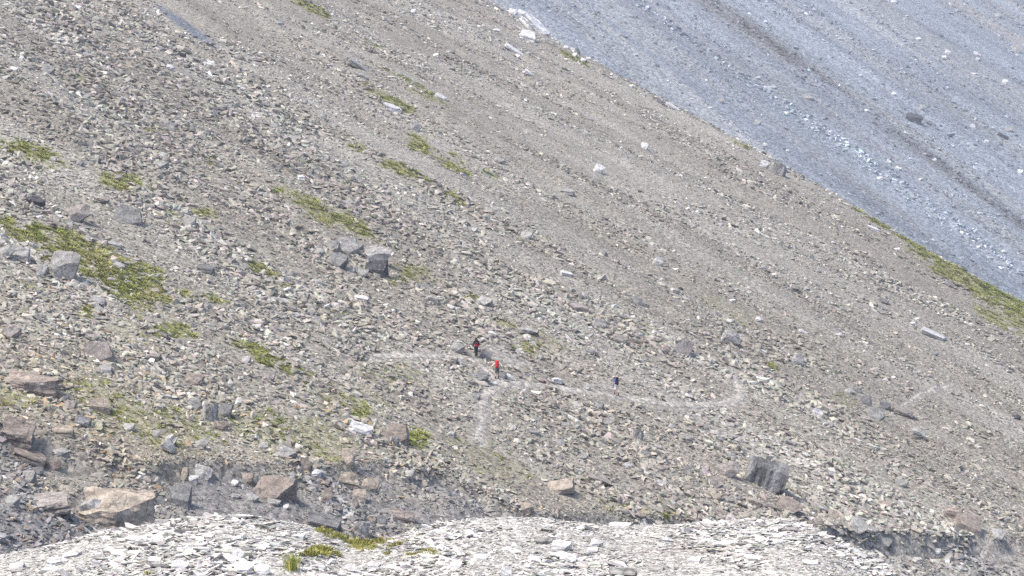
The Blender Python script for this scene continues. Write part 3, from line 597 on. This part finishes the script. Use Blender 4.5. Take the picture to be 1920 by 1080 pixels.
# every rock gets a label of its own; those without a name are told by a neighbour
taken = set()
CAT = {'B': 'block', 'S': 'slab', 'R': 'boulder', 'L': 'block', 'V': 'boulder'}
NM = {'B': 'rock_block', 'S': 'flat_rock', 'R': 'boulder', 'L': 'bedded_rock', 'V': 'striped_rock'}
GN = {'near': 'rocks on the scree slope', 'far': 'rocks on the far slope', 'mound': 'white stones on the mound'}
HIK = [(893, 655, 'the hiker in black', 'near'), (932, 695, 'the hiker with the red pack', 'near'), (1155, 722, 'the hiker in blue', 'near'), (550, 1050, 'the tall grass tuft', 'mound'), (1790, 500, 'the long grass stripe', 'near'), (150, 480, 'the large green patch', 'near'), (1383, 720, 'the path corner', 'near'), (1540, 130, 'the brown streak of far gravel', 'far'), (1420, 190, 'the pale stony streak', 'far'), (1890, 90, 'the dark cleft high on the far slope', 'far'), (1690, 345, 'the lower end of the pale stony streak', 'far')]
named = [(r[1], r[2], r[3], r[6]) for r in ROCKS if r[3]]
for r in ROCKS:
    if r[3]: taken.add(r[3])
PH = {(1, 0): 'just downhill of', (-1, 0): 'just uphill of', (0, -1): 'directly above', (0, 1): 'directly below'}
def short(n):
    n = n.split(',')[0]
    for k in (' with ', ' above ', ' below ', ' beside ', ' near ', ' at the ', ' in the ', ' on the ', ' behind ', ' alone ', ' past ', ' along ', ' lying ', ' touching ', ' just '):
        i = n.find(k)
        if i > 12 and len(n.split()) > 7: n = n[:i]
    return n
for r in ROCKS:
    o, u, v, nme, cc, sh, g, wd = r
    o.name = NM[sh]
    o['kind'] = 'thing'; o['category'] = CAT[sh]; o['group'] = GN[g]
    if nme: o['label'] = nme; continue
    cand = sorted([(math.hypot(a-u, b-v), a, b, ('the ' + short(n)) if not n.startswith('the ') else n) for a, b, n, gg in named+HIK if gg == g], key=lambda t: t[0])
    size = 'small' if wd < 16 else ('' if wd < 26 else 'large')
    done = False
    for dist, a, b, n in cand:
        dx, dy = u-a, v-b
        d = PH[((1 if dx > 0 else -1), 0)] if abs(dx) > abs(dy) else PH[(0, (1 if dy > 0 else -1))]
        if dist > 160: d = d.replace('just', 'some way').replace('directly', 'well')
        for sz in (size, size+' solitary' if dist > 160 else size+' lone'):
            L = ' '.join((sz + ' ' + CNAME[cc] + ' ' + SNAME[sh] + ' ' + d + ' ' + n).split())
            if L not in taken and len(L.split()) <= 16: done = True; break
        if done: break
    taken.add(L); o['label'] = L
UP = np.array(used_pos)
# ------------------------------------------------------------------ loose scree: nobody could count it
def clear_rocks(x, y, grow=.22):
    k = np.ones(len(x), bool)
    for u_, v_ in ((893, 670), (932, 711), (1155, 743)):     # trodden ground round each hiker
        q = cast(u_, v_); k &= ~((np.abs(x-q.x) < .7) & (y > q.y-2.6) & (y < q.y+.8))
    for px_, py_, W in UP:
        k &= ~((np.abs(x-px_) < W*grow) & (np.abs(y-py_-W*.15) < W*grow))
    return k
V_STONE = variants('scree_stone', [shard(1000+i, M_STONE) for i in range(14)])
V_WST = variants('pale_stone', [shard(1100+i, M_WSTONE, (.2, .42)) for i in range(14)])
V_FST = variants('far_stone', [shard(1200+i, M_FSTONE, (.4, .8)) for i in range(8)])
def tints(base, sig, wfrac, wgain):
    N = len(base)
    f = np.exp(rng.normal(0, 1, N)*sig); wh = rng.random(N) < wfrac
    f = np.where(wh, f*wgain, f)
    t = base*f[:, None]*(1+rng.normal(0, .03, (N, 3)))
    t = np.where(wh[:, None], .5*t + .5*t.mean(1, keepdims=True), t)
    return np.clip(t, .03, .8)
n1 = Vector((-B1, -A1, 1)).normalized(); n2 = Vector((-B2, -A2, 1)).normalized()
N = 400000
U_ = rng.uniform(-.37, .37, N); y = np.exp(rng.uniform(math.log(78), math.log(640), N)); x = U_*y
Ug = rng.uniform(-.37, .37, 45000); yg = np.interp(Ug, BANK[0], BANK[1]) + 1.5 - 24*rng.random(45000)**1.4       # rubble lying in the gully
extra = np.concatenate([np.zeros(N, bool), np.ones(45000, bool)]); x = np.concatenate([x, Ug*yg]); y = np.concatenate([y, yg]); N = len(x)
keep = ridge_s(x, y) < 14
ck = coarse_k(x, y); gk = grass_k(x, y); dk = dirt_k(x, y); pdv = path_d(x, y); sk = shale_k(x, y)
keep &= (rng.random(N) > .66*np.clip(gk, 0, 1)) & (pdv > rng.uniform(-.1, .3, N)) & (rng.random(N) > .85*dk) & (rng.random(N) > .25*sk) & (rng.random(N) > .9*(1-sstep(.6, 1.1, SHALE[0].r(x, y))))
strk = fbm(across1(x, y)/4, along1(x, y)/35, 151, 3)
keep &= rng.random(N) < (.55 + .9*np.clip((strk-.35)*2.2, 0, 1))
keep &= clear_rocks(x, y)
pdv = np.minimum(pdv, path_d(x, y+.7))
x, y, ck, sk, dk, gk, strk, pdv, extra = (a[keep] for a in (x, y, ck, sk, dk, gk, strk, pdv, extra)); N = len(x)
sv = fbm(across1(x, y)/5, along1(x, y)/16, 155, 3)
med = (.19 + .00095*y)*(.72 + .72*ck)*(.42 + 1.05*sstep(.3, .72, sv))*(.8+.5*fbm(across1(x, y)/9, along1(x, y)/80, 157, 2))*np.where(extra, .62, 1)*(.45+.55*sstep(0, .6, pdv))*(1-.35*sk)*(1-.4*dk)*(1-.25*np.clip(gk, 0, 1))
sz = med*np.exp(rng.normal(0, .42, N)); sz = np.minimum(sz, 2.8*med)
big = rng.random(N) < .012*(.4+ck); sz = np.where(big, sz*1.7, sz)
sz = np.clip(sz, .08, .0052*y + .12)
scl = np.stack([sz*rng.uniform(.9, 1.5, N), sz*rng.uniform(.8, 1.15, N), sz*rng.uniform(.75, 1.25, N)], 1)
z = H_near(x, y) + .08*sz
tn = tints(near_col(x, y), .22+.16*sstep(200, 380, y), .045, 1.45)
warm = (rng.random(N) < .10*(1-sstep(110, 170, y)))
tn = np.where(warm[:, None], tn*np.array([1.12, .93, .72]), tn)
o = scatter('scree', np.stack([x, y, z], 1), rots(N, n1, .30), scl, tn, V_STONE, 14)
tag(o, 'loose grey scree covering the near slope', 'scree', kind='stuff')
NS = N
# far slope
N = 130000
U_ = rng.uniform(-.10, .40, N); y = np.exp(rng.uniform(math.log(560), math.log(1690), N)); x = U_*y
c, l = far_bands(x, y)
dens = .10 + .9*np.clip((fbm(c/9, l/60, 161, 4)-.47)*4.5, 0, 1)
dens = np.maximum(dens, .95*np.exp(-((c-FB_PALE)/7)**2)); dens = np.maximum(dens, .9*np.exp(-((c-FB_BROWN)/13)**2)); dens = np.maximum(dens, .7*np.exp(-((c-FB_UP)/6)**2)); dens = np.maximum(dens, .8*np.exp(-((c-FB_LOW)/7)**2))
keep = rng.random(N) < dens
x, y, c, l = (a[keep] for a in (x, y, c, l)); N = len(x)
sz = (.00078*y)*np.exp(rng.normal(0, .58, N))*(1+1.5*np.exp(-((c-FB_PALE)/6)**2)+.6*np.exp(-((c-FB_UP)/5)**2)+.5*np.exp(-((c-FB_BROWN)/12)**2)); sz = np.minimum(sz, .0035*y)
scl = np.stack([sz*rng.uniform(.9, 1.4, N), sz, sz*rng.uniform(.7, 1.1, N)], 1)
b = far_col(x, y)
pb = 1.3*np.exp(-((c-FB_PALE)/7)**2)+.6*np.exp(-((c-FB_UP)/7)**2)
tn = tints(b*(1.05+.4*pb)[:, None], .36, .07, 1.5)
o = scatter('far_scree', np.stack([x, y, H_far(x, y)+.1*sz], 1), rots(N, n2, .35), scl, tn, V_FST, 8)
tag(o, 'streaks of loose stones on the far slope', 'scree', kind='stuff')
# pale mound
N = 125000
x = rng.uniform(-11, 11, N); y = rng.uniform(19.5, 33.5, N)
MG = [Patch(690, 1026, 190, 22, 3, cast_mound, .9), Patch(590, 1035, 110, 16, 3, cast_mound, .7), Patch(770, 1036, 90, 14, 0, cast_mound, .7)]
gm = np.zeros(N)
for p in MG: gm = np.maximum(gm, p.k*(1-sstep(.4, 1.1, p.r(x, y)+.8*(fbm(x/.4, y/.4, 171, 2)-.5))))
fine = fbm(x/1.1, y/1.8, 173, 3)
keep = (rng.random(N) > .6*gm) & clear_rocks(x, y, .3)
x, y, fine, gm = (a[keep] for a in (x, y, fine, gm)); N = len(x)
brown = 1-sstep(.5, 1.1, Patch(1240, 1036, 190, 50, 2, cast_mound, 1).r(x, y)+.6*(fbm(x/.5, y/.5, 175, 2)-.5))
sz = (.025 + .05*sstep(.45, .7, fine))*(1-.45*brown)*np.exp(rng.normal(0, .42, N)); sz = np.clip(sz, .02, .26)
scl = np.stack([sz*rng.uniform(1.1, 2.3, N), sz*rng.uniform(.8, 1.2, N), sz*rng.uniform(.6, 1.1, N)], 1)
bs = np.repeat(col(.475, .463, .43)[None], N, 0)*(1+.2*(fine-.5))[:, None]
bs = mix(bs, np.repeat(col(.37, .335, .31)[None], N, 0), .85*brown)
tn = tints(bs, .22, .10, 1.35)
grey = rng.random(N) < .2; tn = np.where(grey[:, None], tn*.62, tn)
o = scatter('pale_rubble', np.stack([x, y, H_mound(x, y)+.15*sz], 1), rots(N, Vector((0, -.12, 1)), .22, .55), scl, tn, V_WST, 14)
tag(o, 'pale broken stone covering the mound in front', 'rubble', kind='stuff')

# ------------------------------------------------------------------ grass
def tuft_mesh(seed, n, h, spread, wd, mat):
    r = random.Random(seed); vs = []; fs = []
    for i in range(n):
        a = r.uniform(0, 2*math.pi); rad = r.uniform(0, spread); bx_, by_ = math.cos(a)*rad, math.sin(a)*rad
        hh = h*r.uniform(.55, 1); lean = r.uniform(.1, .75)*hh; d = a + r.uniform(-.6, .6); w_ = wd*r.uniform(.7, 1.2)
        px_, py_ = -math.sin(d)*w_/2, math.cos(d)*w_/2; k = len(vs)
        for t, ww in ((0, 1), (.55, .8), (1, .12)):
            cx = bx_+math.cos(d)*lean*t*t; cy = by_+math.sin(d)*lean*t*t; cz = hh*(t-.12*t*t)
            vs += [(cx-px_*ww, cy-py_*ww, cz), (cx+px_*ww, cy+py_*ww, cz)]
        fs += [(k, k+1, k+3, k+2), (k+2, k+3, k+5, k+4)]
    me = bpy.data.meshes.new('tuft'); me.from_pydata(vs, [], fs); me.materials.append(mat); return me
V_TUFT = variants('grass_tuft_shape', [tuft_mesh(1300+i, 22, 1, .62, .16, M_GRASS) for i in range(6)])
P_ = []; K_ = []
for p in GRASS:
    d = p.c.length
    n = int(min(9000, p.area*1.25*11*(150/d)**2*p.k))
    r_ = np.sqrt(rng.random(n))*1.15; t = rng.uniform(0, 2*np.pi, n)
    gx = p.c.x + p.e1.x*r_*np.cos(t) + p.e2.x*r_*np.sin(t); gy = p.c.y + p.e1.y*r_*np.cos(t) + p.e2.y*r_*np.sin(t)
    k = p.k*(1-sstep(.4, 1.15, p.r(gx, gy) + (fbm(gx/3, gy/6, 61, 3)-.5)*1.3 + (fbm(gx/.9, gy/1.5, 63, 2)-.5)*1.3))
    m = (rng.random(n) < k) & (ridge_s(gx, gy) < 10)
    P_.append(np.stack([gx[m], gy[m]], 1)); K_.append(k[m])
P_ = np.concatenate(P_); gk = np.concatenate(K_); N = len(P_); x, y = P_[:, 0], P_[:, 1]
sz = (.10+.00075*y)*np.exp(rng.normal(0, .3, N))*(.7+.4*gk)
n = fbm(x/2.5, y/5, 181, 3); dry = np.clip((n-.42)*3, 0, 1)*.8
tn = mix(np.repeat(col(.25, .27, .075)[None], N, 0), np.repeat(col(.35, .33, .14)[None], N, 0), dry)*np.exp(rng.normal(0, .22, N))[:, None]
o = scatter('grass', np.stack([x, y, H_near(x, y)-.01], 1), rots(N, n1, .12), np.stack([sz*1.5, sz*1.5, sz*.6], 1), tn, V_TUFT, 6)
tag(o, 'short green and yellowish grass in patches on the scree', 'grass', kind='stuff')
P_ = []
for p in MG:
    n = 700; r_ = np.sqrt(rng.random(n))*1.1; t = rng.uniform(0, 2*np.pi, n)
    gx = p.c.x + p.e1.x*r_*np.cos(t) + p.e2.x*r_*np.sin(t); gy = p.c.y + p.e1.y*r_*np.cos(t) + p.e2.y*r_*np.sin(t)
    m = (fbm(gx/.35, gy/.5, 191, 2) + rng.uniform(-.2, .2, n) > .58); P_.append(np.stack([gx[m], gy[m]], 1))
P_ = np.concatenate(P_); N = len(P_); x, y = P_.T
sz = .055*np.exp(rng.normal(0, .3, N))
tn = np.repeat(col(.33, .32, .11)[None], N, 0)*np.exp(rng.normal(0, .2, N))[:, None]
o = scatter('low_grass', np.stack([x, y, H_mound(x, y)], 1), rots(N, Vector((0, 0, 1)), .15), np.stack([sz, sz, sz], 1), tn, V_TUFT, 6)
tag(o, 'yellowish moss and grass between the stones of the mound', 'grass', kind='stuff')
# the tall tuft in front
def plain_tuft(u, v, hpx, n, spread, label, cols):
    p = cast_mound(u, v); m = p.length/F; h = hpx*m
    root = bpy.data.objects.new('grass_tuft', None); C.objects.link(root); root.location = p
    for i, c in enumerate(cols):
        me = tuft_mesh(1400+i+int(u), n//len(cols), h, spread*m, .010, plain_mat('tuft_blades', c, .7, .25))
        mesh_obj(('green_blades', 'dry_blades')[i], me, parent=root)
    tag(root, label, 'grass tuft')
plain_tuft(547, 1070, 42, 120, 15, 'tall green grass tuft sprouting from the pale mound', ((.20, .26, .045), (.42, .40, .13)))
plain_tuft(278, 1079, 12, 40, 10, 'tiny grass tuft at the bottom edge of the pale mound', ((.20, .24, .05), (.40, .38, .13)))
plain_tuft(480, 1073, 12, 40, 9, 'small low grass tuft next to the tall green tuft', ((.22, .24, .05), (.42, .38, .13)))
# ------------------------------------------------------------------ hikers
CLOTH = {}
def cloth(name, c, rough=.8):
    if name not in CLOTH: CLOTH[name] = plain_mat(name, c, rough, .12)
    return CLOTH[name]
def limbs(segs, vox, name, mat, parent, smooth=2):
    """tapered limbs fused into one continuous skin"""
    bm = bmesh.new()
    for a, b, ra, rb in segs:
        a = Vector(a); b = Vector(b); d = b-a; L = d.length
        for p, r_ in ((a, ra), (b, rb)):
            bmesh.ops.create_icosphere(bm, subdivisions=2, radius=r_, matrix=Matrix.Translation(p))
        if L > 1e-4:
            q = d.to_track_quat('Z', 'Y').to_matrix().to_4x4()
            bmesh.ops.create_cone(bm, cap_ends=True, segments=14, radius1=ra, radius2=rb, depth=L, matrix=Matrix.Translation((a+b)/2) @ q)
    me = bpy.data.meshes.new(name); bm.to_mesh(me); bm.free()
    o = bpy.data.objects.new(name, me); C.objects.link(o)
    rm = o.modifiers.new('skin', 'REMESH'); rm.mode = 'VOXEL'; rm.voxel_size = vox
    sm = o.modifiers.new('smooth', 'SMOOTH'); sm.factor = .5; sm.iterations = smooth
    bpy.context.view_layer.update()
    dg = bpy.context.evaluated_depsgraph_get()
    m2 = bpy.data.meshes.new_from_object(o.evaluated_get(dg))
    o.modifiers.clear(); o.data = m2; m2.materials.clear(); m2.materials.append(mat)
    for p in m2.polygons: p.use_smooth = True
    o.parent = parent
    return o
def person(u, v, turn, label, group, height, stride, arms, skin, shirt, legs_c, boots, hair, cap=None, shorts=None, sleeve='short'):
    p = cast(u, v)
    root = bpy.data.objects.new('person', None); C.objects.link(root)
    root.location = p + Vector((0, 0, .06)); root.rotation_euler = (0, 0, R(turn)); k = height/1.75; root.scale = (k, k, k)
    tag(root, label, 'person', group)
    # walker faces +Y; z up
    s = stride; fw = .06
    hipz = .90; hip = {1: (.095, 0, hipz), -1: (-.095, 0, hipz)}
    knee = {1: (.10, .16+.10*s, .50), -1: (-.10, .02-.05*s, .47)}
    ank = {1: (.10, .08+.22*s, .13+.05*s), -1: (-.10, -.10-.22*s, .10)}
    toe = {1: (.11, .23+.22*s, .07+.04*s), -1: (-.11, .05-.22*s, .035)}
    ch = (0, fw+.03, 1.28); nk = (0, fw+.08, 1.47); hd = (0, fw+.13, 1.60)
    sh = {1: (.19, fw+.03, 1.40), -1: (-.19, fw+.03, 1.40)}
    el = {q: (q*(.27+.10*arms), fw-.04+.05*q*s, 1.13) for q in (1, -1)}
    wr = {q: (q*(.27+.06*arms), fw+.18+.06*q*s, 1.02+.03*q) for q in (1, -1)}
    B = [((0, 0, hipz+.02), (0, .02, 1.08), .135, .12), ((0, .02, 1.08), ch, .12, .14), (ch, nk, .13, .06), (nk, hd, .055, .06)]
    B += [((hd[0], hd[1], hd[2]-.01), (hd[0], hd[1]+.015, hd[2]+.05), .082, .092), ((0, hd[1]+.06, hd[2]-.055), (0, hd[1]+.07, hd[2]-.06), .045, .04),     # skull, jaw
          ((0, hd[1]+.085, hd[2]+.03), (0, hd[1]+.112, hd[2]-.005), .012, .016)]                                                                            # nose
    for q in (1, -1):
        B += [((q*.085, hd[1], hd[2]+.005), (q*.093, hd[1]-.01, hd[2]+.03), .014, .018)]                                                                    # ears
        B += [(hip[q], knee[q], .085, .058), (knee[q], ank[q], .056, .038), (ank[q], toe[q], .042, .035), (ch, sh[q], .10, .065), (sh[q], el[q], .052, .042), (el[q], wr[q], .041, .028)]
        w_ = Vector(wr[q]); dr = (w_-Vector(el[q])).normalized(); palm = w_ + dr*.08
        B += [(w_, palm, .026, .032)]
        side = Vector((q, 0, 0)); dn = Vector((0, .25, -1)).normalized()
        for f, (off, ln) in enumerate(((-.026, .062), (-.009, .072), (.009, .068), (.026, .052))):
            a = palm + side*off; b = a + dr*ln*.5 + dn*ln*.2; c = b + dn*ln*.5 + dr*ln*.1
            B += [(a, b, .0095, .009), (b, c, .009, .008)]
        a = w_ + dr*.025 - side*.028; b = a - side*.025 + dr*.03 + dn*.01; B += [(a, b, .011, .010), (b, b+dr*.028+dn*.012, .010, .008)]
    body = limbs(B, .011, 'body', cloth('skin', skin), root, 1)
    g = .016
    T = [((0, 0, hipz+.02), (0, .02, 1.08), .135+g, .125+g), ((0, .02, 1.08), ch, .125+g, .145+g), (ch, (0, fw+.06, 1.42), .13+g, .07+g)]
    for q in (1, -1):
        e_ = Vector(sh[q]).lerp(Vector(el[q]), .62)
        T += [(ch, sh[q], .10+g, .068+g), (sh[q], e_ if sleeve == 'short' else el[q], .055+g, .050+g)]
        if sleeve == 'long': T += [(el[q], Vector(el[q]).lerp(Vector(wr[q]), .95), .05+g, .036+g)]
    limbs(T, .016, 'shirt', cloth('shirt_'+str(u), shirt), root)
    L = [((0, 0, hipz-.01), (0, 0, hipz+.08), .14+g, .137+g*1.2)]
    for q in (1, -1):
        if shorts: L += [(hip[q], Vector(hip[q]).lerp(Vector(knee[q]), .8), .09+g, .078+g)]
        else: L += [(hip[q], knee[q], .09+g, .065+g), (knee[q], Vector(knee[q]).lerp(Vector(ank[q]), .92), .065+g, .052+g)]
    limbs(L, .016, 'shorts' if shorts else 'trousers', cloth('legs_'+str(u), shorts or legs_c), root)
    for q in (1, -1):
        a = Vector(ank[q]); t = Vector(toe[q])
        bt = limbs([(a + Vector((0, -.03, .05)), a + Vector((0, -.03, -.035)), .055, .058), (a + Vector((0, -.03, -.045)), t + Vector((0, .02, -.0)), .055, .046)], .013, 'boot', cloth('boots', boots), root)
    limbs([((0, hd[1]-.015, hd[2]+.05), (0, hd[1]-.01, hd[2]+.055), .098, .098), ((0, hd[1]-.03, hd[2]), (0, hd[1]-.03, hd[2]+.03), .092, .095)], .014, 'hair', cloth('hair_'+str(u), hair), root)
    if cap:
        cp = limbs([((0, hd[1]-.002, hd[2]+.078), (0, hd[1]+.0, hd[2]+.09), .100, .096)], .012, 'cap', cloth('cap_'+str(u), cap), root)
        limbs([((-.05, hd[1]+.10, hd[2]+.058), (.05, hd[1]+.10, hd[2]+.058), .018, .018), ((-.04, hd[1]+.15, hd[2]+.05), (.04, hd[1]+.15, hd[2]+.05), .014, .014), ((0, hd[1]+.09, hd[2]+.06), (0, hd[1]+.15, hd[2]+.05), .02, .016)], .010, 'cap_peak', cloth('cap_'+str(u), cap), cp)
    return root
def backpack(person_, label, main, trim, lid, h=.52, roll=None):
    k = person_.scale.x
    root = bpy.data.objects.new('backpack', None); C.objects.link(root)
    root.matrix_world = person_.matrix_basis @ Matrix.Translation((0, -.10, .98))
    tag(root, label, 'backpack', 'hikers\' backpacks')
    bag = limbs([((-.09, -.03, .06), (-.09, -.02, h-.04), .085, .075), ((.09, -.03, .06), (.09, -.02, h-.04), .085, .075), ((0, -.05, .06), (0, -.04, h-.04), .10, .085)], .015, 'bag', cloth(label[:14]+'_bag', main), root)
    limbs([((-.10, -.03, h+.03), (.10, -.03, h+.03), .065, .065), ((-.08, -.06, h+.01), (.08, -.06, h+.01), .06, .06)], .014, 'top_lid', cloth(label[:14]+'_lid', lid), root)
    limbs([((-.07, -.135, .12), (.07, -.135, .12), .035, .035), ((-.07, -.135, .26), (.07, -.135, .26), .03, .03)], .012, 'front_pocket', cloth(label[:14]+'_trim', trim), root)
    for q in (1, -1):
        pts = [(q*.11, .02, h-.02), (q*.13, .12, h+.03), (q*.13, .235, h-.06), (q*.14, .26, h-.22), (q*.15, .18, h-.36), (q*.15, .05, .06)]
        limbs([(a, b, .020, .020) for a, b in zip(pts[:-1], pts[1:])], .012, 'strap', cloth('strap_dark', (.03, .03, .035)), root)
    for q in (1, -1): limbs([((q*.06, -.15, .05), (q*.06, -.155, h-.02), .012, .012)], .008, 'compression_strap', cloth('strap_dark', (.03, .03, .035)), root)
    if roll:
        limbs([((-.20, -.06, .02), (.20, -.06, .02), .07, .07)], .014, 'mat_roll', cloth('mat_roll_'+label[:6], roll), root)
    return root
GP = 'hikers on the trail'
p1 = person(893, 670, 12, 'hiker in black with a black and red pack, highest of the three on the trail', GP, 1.8, .6, .2, (.45, .28, .2), (.03, .03, .035), (.03, .03, .035), (.02, .02, .02), (.02, .018, .016), sleeve='long', cap=(.03, .03, .035))
backpack(p1, 'black backpack with a red lower pocket on the hiker in black', (.035, .03, .035), (.55, .04, .07), (.03, .03, .03), roll=(.60, .05, .08))
p2 = person(932, 711, -8, 'hiker in a cream shirt and teal cap carrying a bright red pack', GP, 1.78, .5, 1.9, (.55, .36, .27), (.74, .68, .55), (.30, .29, .28), (.06, .055, .05), (.25, .15, .08), sleeve='long', cap=(.10, .42, .40), shorts=(.10, .10, .11))
backpack(p2, 'bright red backpack with black straps on the hiker in cream', (.72, .035, .06), (.66, .03, .055), (.75, .05, .08), h=.56)
p3 = person(1155, 743, 62, 'hiker in a blue shirt, pale shorts and white cap walking the lower trail', GP, 1.92, .7, .2, (.55, .38, .30), (.12, .13, .42), (.4, .4, .4), (.03, .03, .035), (.2, .14, .1), cap=(.75, .73, .70), shorts=(.62, .61, .60))
backpack(p3, 'dark navy backpack on the hiker in blue', (.018, .018, .06), (.03, .03, .10), (.015, .015, .045), h=.58)
HAZE = .00028
# ------------------------------------------------------------------ mountain air
bm = bmesh.new(); bmesh.ops.create_cube(bm, size=1)
for v in bm.verts:
    v.co = Vector((-420 + (v.co.x+.5)*1280, -40 + (v.co.y+.5)*1780, -420 + (v.co.z+.5)*1240))
me = bpy.data.meshes.new('haze'); bm.to_mesh(me); bm.free()
m = bpy.data.materials.new('haze'); m.use_nodes = True; n = m.node_tree; n.nodes.clear()
pv = n.nodes.new('ShaderNodeVolumePrincipled'); pv.inputs['Color'].default_value = (.8, .88, 1, 1); pv.inputs['Density'].default_value = HAZE; pv.inputs['Anisotropy'].default_value = 0
mo = n.nodes.new('ShaderNodeOutputMaterial'); n.links.new(pv.outputs[0], mo.inputs['Volume'])
tag(mesh_obj('haze', me, m), 'thin bluish mountain haze', 'haze', kind='stuff')
